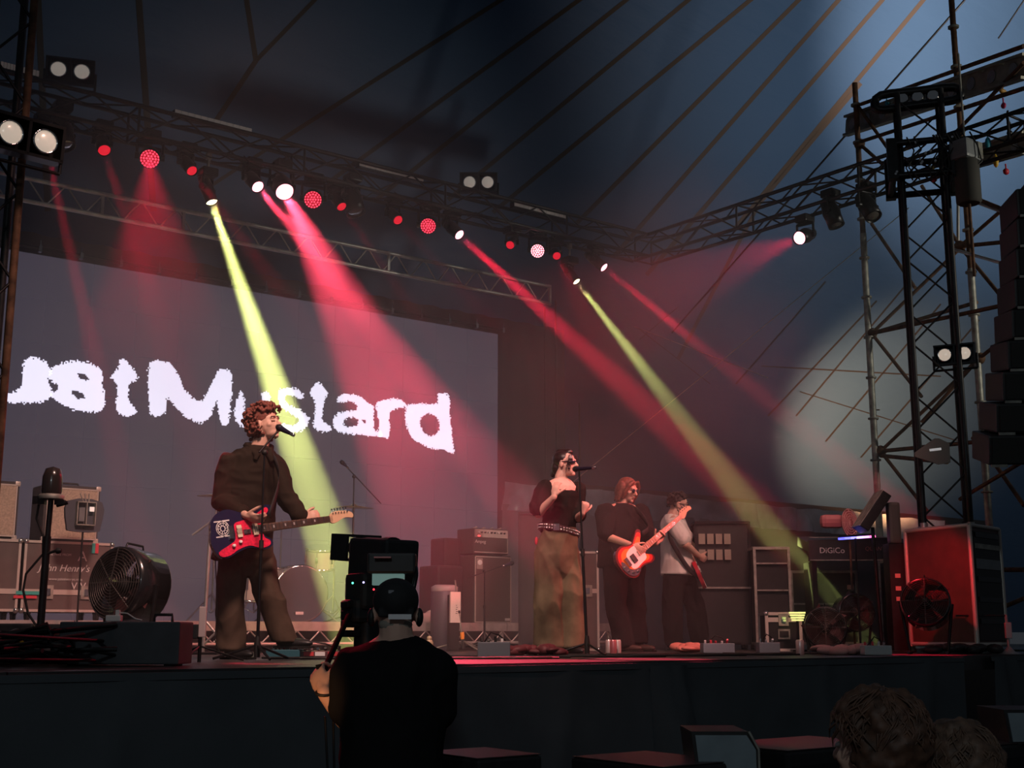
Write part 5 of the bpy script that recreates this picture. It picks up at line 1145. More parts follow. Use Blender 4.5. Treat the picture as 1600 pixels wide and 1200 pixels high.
def ribbon(pts, wv, th, name, m_, parent):
    pts = catmull([tuple(p) for p in pts], 4, False); pts = [Vector(p) for p in pts]; vs = []; N = len(pts)
    for i, p in enumerate(pts):
        tg = (pts[min(i + 1, N - 1)] - pts[max(0, i - 1)]).normalized(); w = Vector(wv); w = (w - tg * w.dot(tg)).normalized(); n_ = tg.cross(w) * th; w = w * .024
        vs += [p + w + n_, p - w + n_, p - w - n_, p + w - n_]
    m = MB(); m.add(vs, [(4 * i + a, 4 * i + (a + 1) % 4, 4 * i + 4 + (a + 1) % 4, 4 * i + 4 + a) for i in range(N - 1) for a in range(4)] + [(0, 3, 2, 1), (4 * N - 4, 4 * N - 3, 4 * N - 2, 4 * N - 1)], True)
    return m.build(name, m_, parent)
M_STRAP = mat('black_webbing', (.012, .012, .013), .8)
def strap(gt, P_, pts, wv):                     # pts in the player's frame -> guitar frame
    Rp = Matrix.Rotation(-YAW, 3, 'Z'); Mi = gt.matrix_world.inverted()
    w = Mi.to_3x3() @ (Rp @ Vector(wv)); return ribbon([Mi @ (P_.base + Rp @ Vector(p)) for p in pts], w, .002, 'strap', M_STRAP, gt)
M_NAVY = mat('navy_gloss', (.012, .014, .05), .12, coat=1); M_PINK = mat('red_pickguard', (.75, .015, .07), .3, emit=(1, .02, .1), estr=0.0, noise_amt=.25, nscale=60); M_MAPLE = mat('maple', (.66, .42, .26), .4); M_ROSE = mat('rosewood', (.10, .045, .028), .5)
J = g1.J
gt, th, k = guitar('electric_guitar', 'dark blue offset electric guitar with bright red pickguard and white crest sticker', 'guitar', g1, J(384, 830, -.34), J(522, 811, -.02) - J(384, 830, -.34), (.30, -.93, .12), M_NAVY, M_PINK, (M_MAPLE, M_ROSE), 1.0, .52)
pk = MB().box((-.055, -th - .012, 0), (.035, .012, .085)).build('pickup', mat('cream_pickup', (.75, .68, .50), .4), gt); MB().box((.06, -th - .012, 0), (.035, .012, .085)).build('pickup', mat('cream_pickup', (.75, .68, .50), .4), gt)
MB().box((-.115, -th - .012, 0), (.03, .014, .09)).build('bridge', M_CHROME, gt); MB().box((.0, -th - .010, -.01), (.05, .006, .03)).build('switch_plate', M_CHROME, gt)
for x, z_ in ((-.06, -.075), (-.11, -.095)): MB().lathe([(.012, 0), (.012, .014), (.009, .016)], (x, -th - .006, z_), Rx(pi / 2), n=12).build('knob', M_INK, gt)
m = MB()                                        # crest sticker: rings and rays
for rr_ in (.045, .034, .016): m.path([(-.165 + rr_ * cos(a), -th - .002, .035 + rr_ * 1.15 * sin(a)) for a in [2 * pi * i / 24 for i in range(24)]], .0035, 4, True)
for i in range(10): a = 2 * pi * i / 10; m.tube((-.165 + .018 * cos(a), -th - .002, .035 + .02 * sin(a)), (-.165 + .042 * cos(a), -th - .002, .035 + .048 * sin(a)), .0028, n=4)
for s in (-1, 1): m.box((-.165 + s * .030, -th - .002, .088), (.05, .003, .008)).box((-.165 + s * .030, -th - .002, -.020), (.05, .003, .008))
m.build('crest_sticker', M_INK, gt)
strap(gt, g1, [J(340, 838, -.32), J(340, 800, -.05), J(352, 740, .14), J(400, 704, .10), J(425, 712, -.02), J(436, 750, -.16), J(421, 806, -.33)], (0, 0, 1))
MB().path([gt.matrix_world.inverted() @ (g1.base + Matrix.Rotation(-YAW, 3, 'Z') @ Vector(p)) for p in (J(338, 845, -.3), J(336, 870, -.25), J(340, 940, -.2), J(336, 1000, -.15), J(345, 1024, -.1))], .004, 5).build('cable', M_RUBBER, gt)
J = bs.J
SB = (mat('burst_dark', (.10, .006, .006), .2, coat=1), mat('burst_red', (.55, .02, .01), .2, coat=1), mat('burst_orange', (.85, .20, .03), .2, coat=1))
PGB = [(-.12, -.07), (-.10, .05), (-.03, .085), (.06, .08), (.105, .04), (.11, -.03), (.09, -.085), (.0, -.095), (-.07, -.10)]
BO = [(-.235, .0), (-.225, .08), (-.17, .145), (-.09, .16), (-.02, .13), (.05, .115), (.12, .15), (.19, .185), (.225, .16), (.20, .12), (.145, .075), (.115, .03), (.115, -.03), (.135, -.065), (.18, -.10), (.175, -.14), (.12, -.155), (.04, -.13), (-.03, -.13), (-.10, -.165), (-.17, -.155), (-.22, -.09)]
gb, th, k = guitar('bass_guitar', 'sunburst bass guitar with a white pickguard held by the bass player', 'guitar', bs, J(991, 869, -.46), J(1079, 793, .02) - J(991, 869, -.46), (.42, -.86, .18), None, mat('white_pickguard', (.80, .74, .70), .35), (M_MAPLE, mat('pale_fretboard', (.55, .33, .22), .5)), 1.0, .64, BO, PGB, 20, 4, SB)
MB().box((-.045, -th - .014, -.01), (.05, .012, .085)).build('pickup', M_RUBBER, gb)
for i in range(8): MB().tube((-.060 + .030 * (i % 2), -th - .022, -.042 + .021 * (i // 2)), (-.060 + .030 * (i % 2), -th - .019, -.042 + .021 * (i // 2)), .006, n=8).build('pole_piece', M_CHROME, gb)
MB().prism(catmull([(-.22, -.02), (-.19, -.11), (-.13, -.15), (-.06, -.14), (-.05, -.11), (-.10, -.10), (-.15, -.06), (-.165, .01), (-.19, .04)], 3), -th - .008, -th - .003).build('control_plate', M_CHROME, gb)
for x, z_ in ((-.19, -.02), (-.175, -.07), (-.14, -.11), (-.09, -.128)): MB().lathe([(.013, 0), (.013, .014), (.009, .018)], (x, -th - .008, z_), Rx(pi / 2), n=12).build('knob', M_CHROME, gb)
MB().box((-.13, -th - .012, .0), (.035, .018, .09)).build('bridge', M_CHROME, gb)
strap(gb, bs, [J(962, 872, -.38), J(950, 840, .05), J(958, 805, .16), J(975, 789, .10), J(998, 800, -.08), J(1013, 824, -.24), J(1003, 834, -.36)], (0, 0, 1))
J = wg.J
gr, th, k = guitar('electric_guitar', 'red electric guitar with white pickguard held by the man in the white t-shirt', 'guitar', wg, J(1087, 888, -.02), (-.12, .70, .50), (.88, -.20, .30), mat('cherry_red', (.55, .01, .03), .2, coat=1), mat('white_pickguard', (.80, .74, .70), .35), (M_MAPLE, M_ROSE), .95, .46)
for x in (-.09, -.03, .05): MB().box((x, -th - .012, 0), (.02, .010, .075)).build('pickup', M_INK, gr)
MB().box((-.14, -th - .010, 0), (.03, .012, .08)).build('bridge', M_CHROME, gr)
strap(gr, wg, [J(1098, 905, -.12), J(1080, 893, -.22), J(1058, 862, -.235), J(1044, 832, -.20), J(1046, 810, -.02), J(1056, 812, .14), J(1074, 850, .20), J(1088, 872, .12)], (0, 0, 1))

# ---- singer microphones on their stands (the guitarist's stand passes in front of him)
J = g1.J
def wpt(px, py, D): return P(px, py, D)
b = F(403, 8.72); jt = wpt(405, 707, 8.72)
t = mic_stand('black boom stand in front of the tall guitarist', b, jt.z, jt - b + Vector((0, 0, 0)), wpt(433, 675, 8.85) - b, M_BLACKMETAL, legs=.30)
microphone('dark blue handled microphone at the tall guitarist mouth', wpt(436, 668, 8.88), wpt(455, 678, 8.80))
b = F(917, 10.35); jt = wpt(905, 736, 10.45)
off = jt - b
t = mic_stand('straight black stand held by the singer', b, jt.z, None, None, M_BLACKMETAL, tilt=(off.x, off.y), legs=.28)
microphone('black microphone at the singer mouth', wpt(899, 733, 10.6), wpt(926, 731, 10.45))
# ================================================================ right wing: scaffold tower, black tower, speaker array
sc = thing('scaffold_tower', 'rusty scaffold tower with two pale galvanised uprights at the stage right side', 'scaffold', (P(1362, 990, 15).x, P(1362, 990, 15).y, GZ)); so = Vector(sc.location)
def vpole(px, py, D, z0, z1, r, m_, parent, org, name='upright'):
    p = P(px, py, D); o = MB().tube(Vector((p.x, p.y, z0)) - org, Vector((p.x, p.y, z1)) - org, r, n=10).build(name, m_, parent); return p
def node(p, org, parent):
    return MB().lathe([(.03, -.012), (.065, -.01), (.065, .01), (.03, .012)], Vector(p) - org, n=10).build('rosette', M_STEEL, parent)
uprights = [(1353, 445, 15.0, 365, 130), (1527, 560, 13.9, 420, -60)]
for px, py, D, ysw, ytop in uprights:
    p = P(px, py, D); zsw = P(px, ysw, D).z; ztop = P(px, ytop, D).z
    vpole(px, py, D, 0.0, zsw, .040, M_STEEL, sc, so); vpole(px, py, D, zsw, ztop, .034, M_RUST, sc, so)
    vpole(px, py, D, GZ, 0.0, .034, M_RUST, sc, so)
    z = .2
    while z < min(zsw + 3, ztop - .05): node((p.x, p.y, z), so, sc); z += .5
def bar(a, Da, b, Db, r=.024, m_=None, name='ledger', parent=None, org=None):
    parent = parent or sc; org = so if org is None else org
    return MB().tube(P(*a, Da) - org, P(*b, Db) - org, r, n=8).build(name, m_ or M_RUST, parent)
for a, Da, b, Db in (((1345, 163), 15, (1600, 72), 11.5), ((1343, 222), 15, (1600, 138), 11.5), ((1362, 521), 15, (1527, 472), 13.9), ((1362, 521), 15, (1600, 470), 12.5), ((1376, 705), 15, (1530, 690), 13.9),
                     ((1376, 712), 15, (1480, 722), 13.5), ((1500, 385), 14.2, (1600, 375), 13), ((1372, 640), 15, (1372, 641), 15), ((1520, 685), 13.9, (1600, 672), 13), ((1385, 892), 15, (1600, 890), 12.5)):
    bar(a, Da, b, Db)
for a, Da, b, Db in (((1362, 521), 15, (1500, 388), 14.2), ((1362, 521), 15, (1440, 620), 14.4), ((1376, 705), 15, (1530, 560), 13.9), ((1376, 705), 15, (1450, 800), 14.4), ((1362, 350), 15, (1430, 450), 14.4),
                     ((1343, 225), 15, (1400, 275), 14.4), ((1340, 165), 15, (1400, 250), 14.6), ((1495, 205), 13.9, (1600, 98), 12), ((1500, 385), 14.2, (1440, 290), 14.6), ((1500, 385), 14.2, (1575, 320), 13.4),
                     ((1500, 385), 14.2, (1570, 470), 13.4), ((1530, 560), 13.9, (1600, 505), 13), ((1530, 560), 13.9, (1440, 660), 14.4), ((1500, 780), 13.8, (1600, 720), 12.6), ((1500, 300), 14.2, (1600, 340), 13),
                     ((1400, 880), 14.2, (1470, 835), 13.9), ((1480, 985), 13.2, (1600, 935), 12.4), ((1537, 700), 13.9, (1600, 790), 13)):
    bar(a, Da, b, Db, .022, M_RUST, 'diagonal')
for a, Da, b, Db in (((1490, 390), 14, (1597, 420), 13.2), ((1482, 300), 14.2, (1576, 335), 13.4), ((1497, 290), 14.3, (1497, 385), 14.3)):
    bar(a, Da, b, Db, .018, M_ALU, 'pale_brace')
for px, py, D in ((1362, 521, 15), (1376, 705, 15), (1500, 385, 14.2), (1530, 560, 13.9), (1343, 225, 15)):
    q = P(px, py, D); MB().ell(q - so, .07, None, 10, 8).build('coupler', M_RUST, sc)
# two perforated aluminium beams on top of the scaffold
def perf_beam(label, a, Da, b, Db, h):
    pa, pb = P(*a, Da), P(*b, Db); d = pb - pa; L = d.length; e = d.normalized(); t = thing('perforated_beam', label, 'beam', pa, 0, 'perforated beams')
    s = Vector((0, 0, 1)).cross(e).normalized(); u = e.cross(s); R = Matrix((e, s, u)).transposed()
    M_BM = mat('beam_aluminium', (.34, .32, .26), .5, .4, noise_amt=.25)
    for q in (-1, 1): MB().box(e * L / 2 + u * q * h / 2, (L, .09, .03), R).build('flange', M_BM, t)
    n = int(L / .34)
    for i in range(n):
        c = e * (L * (i + .5) / n); w = L / n; m = MB(); r = h * .27; k = 16; vs = []
        for y in (-.008, .008):
            for j in range(k):
                a_ = 2 * pi * j / k + pi / k; vs.append(R @ Vector((r * cos(a_), y, r * sin(a_))) + c)
            for j in range(k):
                a_ = 2 * pi * j / k + pi / k; m_ = max(abs(cos(a_)), abs(sin(a_))); vs.append(R @ Vector((w / 2 * cos(a_) / m_, y, h / 2 * sin(a_) / m_)) + c)
        fs = []
        for j in range(k):
            j2 = (j + 1) % k; fs += [(j, j2, k + j2, k + j), (2 * k + j2, 2 * k + j, 3 * k + j, 3 * k + j2), (j2, j, 2 * k + j, 2 * k + j2)]
        m.add(vs, fs); m.build('web_plate', M_BM, t)
        MB().lathe([(r * .9, 0), (r * 1.08, .012), (r * 1.08, .02)], c - s * .0, R @ Rx(pi / 2), n=14).build('hole_rim', M_ALU, t)
    return t
perf_beam('upper pale beam with round holes on top of the scaffold', (1322, 197), 15.6, (1602, 103), 12.2, .24)
perf_beam('shorter pale beam with round holes below and behind the motor', (1470, 262), 14.6, (1602, 222), 12.8, .22)
for k, (px, py, D, col, w, h, lab) in enumerate(((1386, 165, 14.6, (.02, .30, .42), .05, .16, 'turquoise strap tied to the upper perforated beam'), (1402, 195, 14.4, (.02, .30, .36), .10, .07, 'turquoise tape bundle under the upper perforated beam'), (1544, 225, 13.0, (.02, .25, .34), .08, .16, 'turquoise strap hanging beside the yellow bag'), (1556, 252, 12.9, (.6, .36, .02), .06, .14, 'yellow bag hanging near the second perforated beam'),
        (1572, 268, 12.8, (.55, .02, .04), .08, .07, 'red shackle under the second perforated beam'), (1459, 272, 12.0, (.65, .40, .02), .05, .05, 'small yellow connector on the black sleeve block'), (1460, 282, 12.0, (.55, .02, .04), .03, .04, 'small red connector under the yellow one on the sleeve block'), (1568, 165, 12.8, (.45, .02, .10), .04, .07, 'red hook catch above the dark chain hook'), (1567, 143, 12.9, (.45, .24, .05), .12, .05, 'orange sling on the upper perforated beam'))):
    q = P(px, py, D); m = MB().ell((0, 0, 0), (w / 2, .03, h / 2), None, 10, 8).tube((0, 0, h / 2 - .01), (0, 0, h / 2 + .05), .008, n=6); o = m.build('strap' if k < 3 else 'rigging_piece', mat('rig_colour_%d' % k, col, .5)); o.location = q; tag(o, lab, 'rigging')
q = P(1576, 190, 12.8); m = MB().path([(0, 0, .12), (-.03, 0, .07), (-.02, 0, .02), (.02, 0, -.02), (.03, 0, -.07), (0, 0, -.10), (-.03, 0, -.07)], .013, 6).ell((0, 0, -.13), .03); o = m.build('chain_hook', M_BLACKMETAL); o.location = q; tag(o, 'dark chain hook hanging from the orange sling', 'hook')
# black tower
def tower():
    D = 12.2; b = P(1488, 985, D); base = Vector((b.x, b.y, 0)); t = thing('tower', 'black four-tube truss tower rising beside the stage with a sleeve block near its top', 'tower', base, -YAW - .25)
    zt_ = P(1440, 155, D).z; s = .21
    for dx, dy in ((-s, -s), (s, -s), (-s, s), (s, s)):
        MB().tube((dx, dy, 0), (dx, dy, zt_), .028, n=10).build('tower_tube', M_TRUSSBLACK, t)
        z = P(1480, 830, D).z; MB().tube((dx, dy, z - .045), (dx, dy, z + .065), .036, n=12).build('tube_band', M_ALU, t)
    n = int(zt_ / .42)
    for f, (a, b_) in enumerate((((-s, -s), (s, -s)), ((s, -s), (s, s)), ((s, s), (-s, s)), ((-s, s), (-s, -s)))):
        for i in range(n):
            p, q_ = (a, b_) if i % 2 else (b_, a)
            MB().tube((*p, .42 * i), (*q_, .42 * (i + 1)), .010, n=5, cap=False).build('brace', M_TRUSSBLACK, t)
    zs_ = P(1440, 262, D).z
    sb_ = MB()
    for z in (-.17, .17):
        for a, b_ in (((-.3, -.3), (.3, -.3)), ((.3, -.3), (.3, .3)), ((.3, .3), (-.3, .3)), ((-.3, .3), (-.3, -.3))): sb_.tube((*a, zs_ + z), (*b_, zs_ + z), .035)
    for dx in (-.3, .3):
        for dy in (-.3, .3): sb_.box((dx, dy, zs_), (.10, .10, .42))
    sb_.build('sleeve_block', M_BLACKMETAL, t)
    rr = random.Random(2)
    for k in range(14):
        bx_, bz_ = -.3 + rr.random() * .6, zs_ - .18 + rr.random() * .36
        MB().tube((bx_, -.33, bz_), (bx_, -.365, bz_), .012).build('bolt', M_CHROME, t)
    cbm = MB()
    for k in range(12): x = rr.uniform(-.25, .45); cbm.path([(x, -.36, zs_ + .2), (x + .06, -.38, zs_ + .05), (x + rr.uniform(-.1, .1), -.37, zs_ - .12), (x + rr.uniform(-.1, .1), -.36, zs_ - .25)], .008, 5)
    cbm.build('cable_loops', M_RUBBER, t)['kind'] = 'stuff'
    hd = MB(); hd.path(catmull([(-.42, 0, zt_ - .03), (-.36, 0, zt_ + .08), (0, 0, zt_ + .09), (.36, 0, zt_ + .09), (.42, 0, zt_ + .0), (.34, 0, zt_ - .05), (0, 0, zt_ - .06), (-.34, 0, zt_ - .08)], 3), .045, 8, True).build('head_pulley', M_BLACKMETAL, t)
    for k in range(3): MB().lathe([(.05, -.03), (.07, -.02), (.05, 0), (.07, .02), (.05, .03)], (-.15 + .15 * k, 0, zt_ + .02), Rx(pi / 2), n=14).build('pulley_wheel', M_CHROME, t)
    MB().box((0, 0, .02), (.7, .7, .04)).build('base_plate', M_BLACKMETAL, t)
    return t
tw = tower()
q = P(1512, 285, 11.8); t = thing('chain_motor', 'dark cylindrical chain hoist motor hanging beside the black tower', 'hoist', q)
MB().lathe([(.10, -.22), (.12, -.20), (.12, .20), (.10, .23)], n=20).build('chain_bag', mat('motor_bag', (.045, .042, .036), .8), t); MB().bbox((0, 0, .32), (.26, .2, .2), .03).build('motor_body', M_GREY, t)
for k in range(6): MB().box((.06 + .012 * k, -.105, .32), (.005, .012, .17)).build('cooling_fin', M_STEEL, t)
MB().tube((0, 0, .4), (0, 0, 1.35), .010).build('chain', M_STEEL, t); MB().tube((0, 0, -.22), (0, 0, -.95), .016).build('lower_rod', M_RUST, t)
# antenna paddle
q = P(1456, 706, 11.8); t = thing('antenna_paddle', 'grey triangular radio antenna paddle on the black tower', 'antenna', q, -YAW)
MB().prism([(-.165, -.01), (.03, .125), (.075, .125), (.165, .08), (.165, -.10), (.06, -.12), (-.16, -.045)], -.012, .012).build('paddle', mat('paddle_grey', (.26, .25, .22), .6), t)
MB().box((.03, -.014, .02), (.11, .004, .022), Ry(-.12)).build('label_strip', mat('label_white', (.85, .85, .85), .5, emit=(1, 1, 1), estr=.25), t); MB().tube((.1, .02, 0), (.16, .05, 0), .02).build('clamp', M_BLACKMETAL, t)
# line array hang
la_ = thing('speaker_array', 'tall curved hang of black speaker boxes at the right edge of the frame', 'speaker', P(1620, 500, 9.8), -YAW - .1); lo = Vector(la_.location); Ml = Matrix.Rotation(-la_.rotation_euler[2], 3, 'Z')
zz = P(1620, 330, 9.8).z; cx0 = 0.0; ang = 0.0; y = 0; z = zz - lo.z
for k in range(9):
    R = Rx(radians(1.0 + k * 1.6)); x = .22 - .004 * k * k - .012 * k
    ob = MB().bbox((x, y, z), (.75, .5, .225), .015, R).build('speaker_box', M_BLACK, la_); MB().box(Vector((x, y, z)) + R @ Vector((0, -.255, 0)), (.70, .012, .19), R).build('speaker_grille', mat('array_grille', (.02, .02, .018), .7), ob)
    MB().box(Vector((x - .3, y, z)) + R @ Vector((0, -.258, -.116)), (.12, .02, .02), R).build('rigging_pin', M_STEEL, ob); z -= .24
MB().tube((.2, 0, zz - lo.z), (.2, 0, zz - lo.z + 2.5), .012).build('hoist_chain', M_STEEL, la_); MB().bbox((.2, 0, zz - lo.z + .16), (.5, .5, .06), .01).build('fly_frame', M_BLACKMETAL, la_)
# guy wires across the tent
for k, (a, Ya, b, Yb, lab, r) in enumerate((((1000, 530), 16.5, (1130, 420), 16.5, 'thin dark guy wire sloping up behind the side truss', .008), ((1050, 520), 14.6, (1560, -60), 9.0, 'dark guy rope running up to the right past the scaffold top', .016), ((850, 790), 14.5, (1420, 325), 9.5, 'long pale wire rising from the back of the stage to the tower', .006), ((990, 510), 14.4, (1200, 590), 12.6, 'thin wire catching the red beam right of the stage', .006), ((1560, 60), 9.5, (1600, 0), 9.0, 'thin rope in the top right corner of the tent', .012))):
    pa, pb = PY(*a, Ya), PY(*b, Yb); o = MB().tube((0, 0, 0), pb - pa, r, n=6).build('guy_wire', M_ALU if r < .007 else M_BLACKMETAL); o.location = pa; tag(o, lab, 'wire')
# thin pipes beside the screen
for k, (px, y0, y1, lab) in enumerate(((851, 480, 975, 'thin dark pipe hanging from the ladder truss end'), (868, 470, 975, 'thin dark pipe right of the ladder truss end'), (905, 630, 760, 'short dark pole behind the singer'))):
    pa, pb = PY(px, y0, 14.0), PY(px, y1, 14.0); o = MB().tube((0, 0, 0), (0, 0, pb.z - pa.z if k < 2 else -pa.z), .014).build('thin_pole', M_TRUSSBLACK); o.location = pa; tag(o, lab, 'pole')

# ================================================================ wall sheet behind the right wing
M_TARP = mat('crumpled_tarp', (.42, .46, .52), .25, noise_amt=.3, nscale=3, bump=.0, coat=.3); M_CLOTHG = mat('grey_backcloth', (.24, .24, .27), .8, noise_amt=.15, nscale=2)
def sheet(x0, x1, Y, z0, z1, amp, m_, name, label, cat, f=5.0, nx=90, nz=14):
    vs = []
    for j in range(nz + 1):
        for i in range(nx + 1):
            x = x0 + (x1 - x0) * i / nx; z = z0 + (z1 - z0) * j / nz; c = 1 - abs(noise.noise(Vector((x * f, z * f * .7, 2)))) * 2.2
            vs.append((x, Y + amp * c, z + (amp * .5 * noise.noise(Vector((x * 2, 7, 1))) if j == nz else 0)))
    m = MB(); m.add(vs, [(j * (nx + 1) + i, j * (nx + 1) + i + 1, (j + 1) * (nx + 1) + i + 1, (j + 1) * (nx + 1) + i) for j in range(nz) for i in range(nx)], True)
    return tag(m.build(name, m_), label, cat)
yb = 14.6; xa, xb = PY(786, 800, yb).x, PY(1160, 800, yb).x
sheet(xa, xb, yb, 0, PY(1000, 778, yb).z - .25, .03, M_CLOTHG, 'back_cloth', 'flat grey sheet hanging behind the bass player', 'cloth', 1.2)
sheet(xa, PY(1475, 790, yb).x, yb - .06, PY(1000, 812, yb).z, PY(1000, 772, yb).z, .10, M_TARP, 'plastic_tarp', 'crumpled shiny plastic tarp strip along the back of the right wing', 'tarp', 2.2, 160, 10)
wr = MB().box0(sx1 + 1.6, 26, 16.5, 16.6, GZ, PY(1300, 792, 16.5).z).build('wall_back', M_BLACK); setting(wr)

# ================================================================ right wing equipment
def cart(label, px0, px1, py0, D, depth, name='equipment_rack', body=None, edge=M_STEEL, fill=True, rz=None, cat='rack', z0=0.0):
    a, b = P(px0, 990, D), P(px1, 990, D); w = (b - a).length; c = (a + b) / 2; zt_ = P((px0 + px1) / 2, py0, D).z
    t = thing(name, label, cat, (c.x, c.y, z0), -YAW if rz is None else rz); h = zt_ - z0 - .06
    if fill: MB().box((0, depth / 2 + .02, h / 2 + .06), (w * .96, depth, h * .98)).build('rack_body', body or M_BLACK, t)
    for x in (-w / 2, w / 2):
        for y in (0, depth + .04): MB().box((x, y, h / 2 + .06), (.028, .028, h)).build('edge_post', edge, t)
    for z in (.07, h + .05):
        for y in (0, depth + .04): MB().box((0, y, z), (w, .028, .028)).build('edge_rail', edge, t)
        for x in (-w / 2, w / 2): MB().box((x, depth / 2 + .02, z), (.028, depth, .028)).build('edge_rail', edge, t)
    for x in (-w * .4, w * .4):
        for y in (.1, depth): MB().tube((x - .015, y, .03), (x + .015, y, .03), .03, n=12).build('caster', M_RUBBER, t)
    return t, w, h, depth
t, w, h, d = cart('tall dark rack with pale edge frame at the foot of the green-yellow beam', 1183, 1237, 855, 14.0, .5)
for z in (.3, .55, .8): MB().box((0, -.01, z * h / .9), (w * .9, .02, .015)).build('shelf_rail', M_STEEL, t)
t, w, h, d = cart('wide low dark rack under the mixing desk', 1240, 1342, 892, 14.4, .5, body=mat('rack_green_black', (.03, .035, .022), .5))
MB().box((0, -.01, h * .62), (w, .02, .02)).build('shelf_rail', M_STEEL, t); MB().box((w * .40, -.015, h * .85), (.07, .02, .05)).build('red_tag', mat('tag_pinkish', (.8, .4, .35), .5), t)
# mixing desk
q = P(1335, 862, 13.6); t = thing('mixing_desk', 'black mixing desk with white lettering on its back panel in the right wing', 'mixing desk', (q.x, q.y, 0), -YAW); z = q.z
MB().prism([(-.48, z - .10), (-.48, z + .12), (.48, z + .16), (.48, z - .07)], 0, .06).box((0, .3, z + .10), (.96, .5, .10), Rx(.2)).build('desk_shell', M_BLACK, t)
MB().box((0, -.012, z - .09), (.96, .02, .012)).box((0, -.012, z + .15), (.96, .02, .008)).build('edge_trim', M_STEEL, t)
text_part('DiGiCo', .085, t, (-.24, -.012, z + .01), (pi / 2, 0, 0), M_INK); text_part('QUANTUM', .06, t, (.26, -.012, z + .03), (pi / 2, 0, 0), mat('dull_red_print', (.35, .12, .10), .5), shear=.2)
for x in (-.42, .42): MB().box((x, .25, (z - .1) / 2), (.05, .4, z - .1)).build('leg', M_BLACKMETAL, t)
# blue-violet light bar
a, b = P(1310, 842, 12.6), P(1368, 838, 12.6); t = thing('light_bar', 'slim glowing blue and violet light bar above the mixing desk', 'light', a); Lb = b - a
for k in range(6):
    c_ = [(.08, .08, 1), (.12, .12, 1), (.2, .18, 1), (.55, .3, 1), (.8, .25, .9), (1, .12, .35)][k]; MB().tube(Lb * k / 6, Lb * (k + .97) / 6, .011, n=8).build('light_tube', mat('bar_glow_%d' % k, (0, 0, 0), .4, emit=c_, estr=3.5), t)
MB().box(Lb / 2 + Vector((0, .02, .02)), (Lb.length * .9, .02, .02), frame_of(Lb) @ Rz(pi / 2)).build('light_housing', M_BLACKMETAL, t); MB().tube(Lb * .45, (Lb.x * .45, Lb.y * .45, -a.z), .010).build('stand_pole', M_BLACKMETAL, t)
# pedestal fan, the red light on it put into its colours
q = P(1328, 817, 13.0); t = thing('pedestal_fan', 'round pedestal fan with translucent guard tinted as lit red in the right wing', 'fan', (q.x, q.y, 0), -YAW); M_FG = mat('fan_guard_red_lit', (.75, .35, .33), .5)
R = Rdir((.35, -1, .1)); z = q.z
for rr_ in (.145, .12, .095, .07, .045): MB().path([Vector((0, 0, z)) + R @ Vector((rr_ * .62 * cos(a), rr_ * cos(0) * sin(a), .03 * (1 - rr_ / .145))) for a in [2 * pi * i / 24 for i in range(24)]], .005, 5, True).build('guard_ring', M_FG, t)
for k in range(12): a = pi * k / 6; MB().tube((0, 0, z), Vector((0, 0, z)) + R @ Vector((.09 * cos(a), .145 * sin(a), 0)), .003, n=4).build('guard_wire', M_FG, t)
MB().lathe([(.001, -.02), (.088, -.02), (.088, -.012), (.001, -.012)], (0, 0, z), R @ Matrix.Diagonal((1, 1.6, 1)), n=24).build('fan_blades', mat('fan_disc_red_lit', (.55, .12, .12), .5), t)
MB().bbox((-.17, .06, z + .02), (.24, .12, .14), .05).build('motor_housing', mat('motor_red_lit', (.40, .12, .13), .5), t); MB().tube((0, .04, 0), (0, .04, z - .1), .012).lathe([(.16, 0), (.16, .02), (.02, .03)], (0, .04, 0), n=20).build('pedestal', M_RUST, t)
# tilted monitor and grey case
q = P(1362, 800, 12.4); t = thing('tilted_monitor', 'black flat monitor tilted back with a red lit edge above the light bar', 'monitor', q, -YAW)
MB().bbox((0, 0, 0), (.10, .30, .42), .01, Ry(.62)).build('monitor_shell', M_BLACK, t); MB().box((-.052 * cos(.62), -.0, .052 * sin(.62)), (.006, .31, .42), Ry(.62)).build('lit_edge', M_STEEL, t); MB().tube((0, 0, -.15), (.03, 0, -q.z), .018).build('monitor_pole', M_BLACKMETAL, t)
q = P(1396, 815, 12.4); t = thing('grey_column_case', 'narrow grey upright case beside the tilted monitor', 'case', (q.x, q.y, 0), -YAW); zt_ = P(1396, 785, 12.4).z; zb_ = P(1396, 850, 12.4).z
MB().bbox((0, 0, (zt_ + zb_) / 2), (.12, .12, zt_ - zb_), .03).build('case_body', mat('column_grey', (.14, .125, .11), .6), t); MB().box((.0, .0, zb_ / 2), (.18, .2, zb_)).build('black_plinth', M_BLACK, t); MB().box((.09, -.1, zb_ / 2), (.035, .02, zb_)).build('pale_edge', M_STEEL, t)
for z in (.5, .6, .72): MB().box((-.02, -.105, z), (.05, .01, .04)).build('patch_label', mat('tag_pinkish', (.8, .4, .35), .5), t)
# flight case rack with a red-lit side
a, b, c = P(1424, 990, 12.2), P(1526, 990, 11.5), P(1572, 990, 12.0); zt_ = P(1475, 826, 11.9).z
t = thing('rack_case', 'tall flight case rack with pale edges, its side lit red behind the black tower', 'rack', (a.x, a.y, 0)); o = Vector((a.x, a.y, 0))
fw = b - a; fd = c - b; fw.z = fd.z = 0
def quad_box(p, u, v, z0, z1, name, m_):
    vs = [p, p + u, p + u + v, p + v]; vs = [Vector((q_.x, q_.y, z0)) for q_ in vs] + [Vector((q_.x, q_.y, z1)) for q_ in vs]
    m = MB(); m.add(vs, [(3, 2, 1, 0), (4, 5, 6, 7), (0, 1, 5, 4), (1, 2, 6, 5), (2, 3, 7, 6), (3, 0, 4, 7)]); return m.build(name, m_, t)
M_REDLIT = mat('rack_laminate_red_lit', (.10, .03, .03), .5, noise_amt=.2)  # red of the light falling here is mixed into the laminate colour
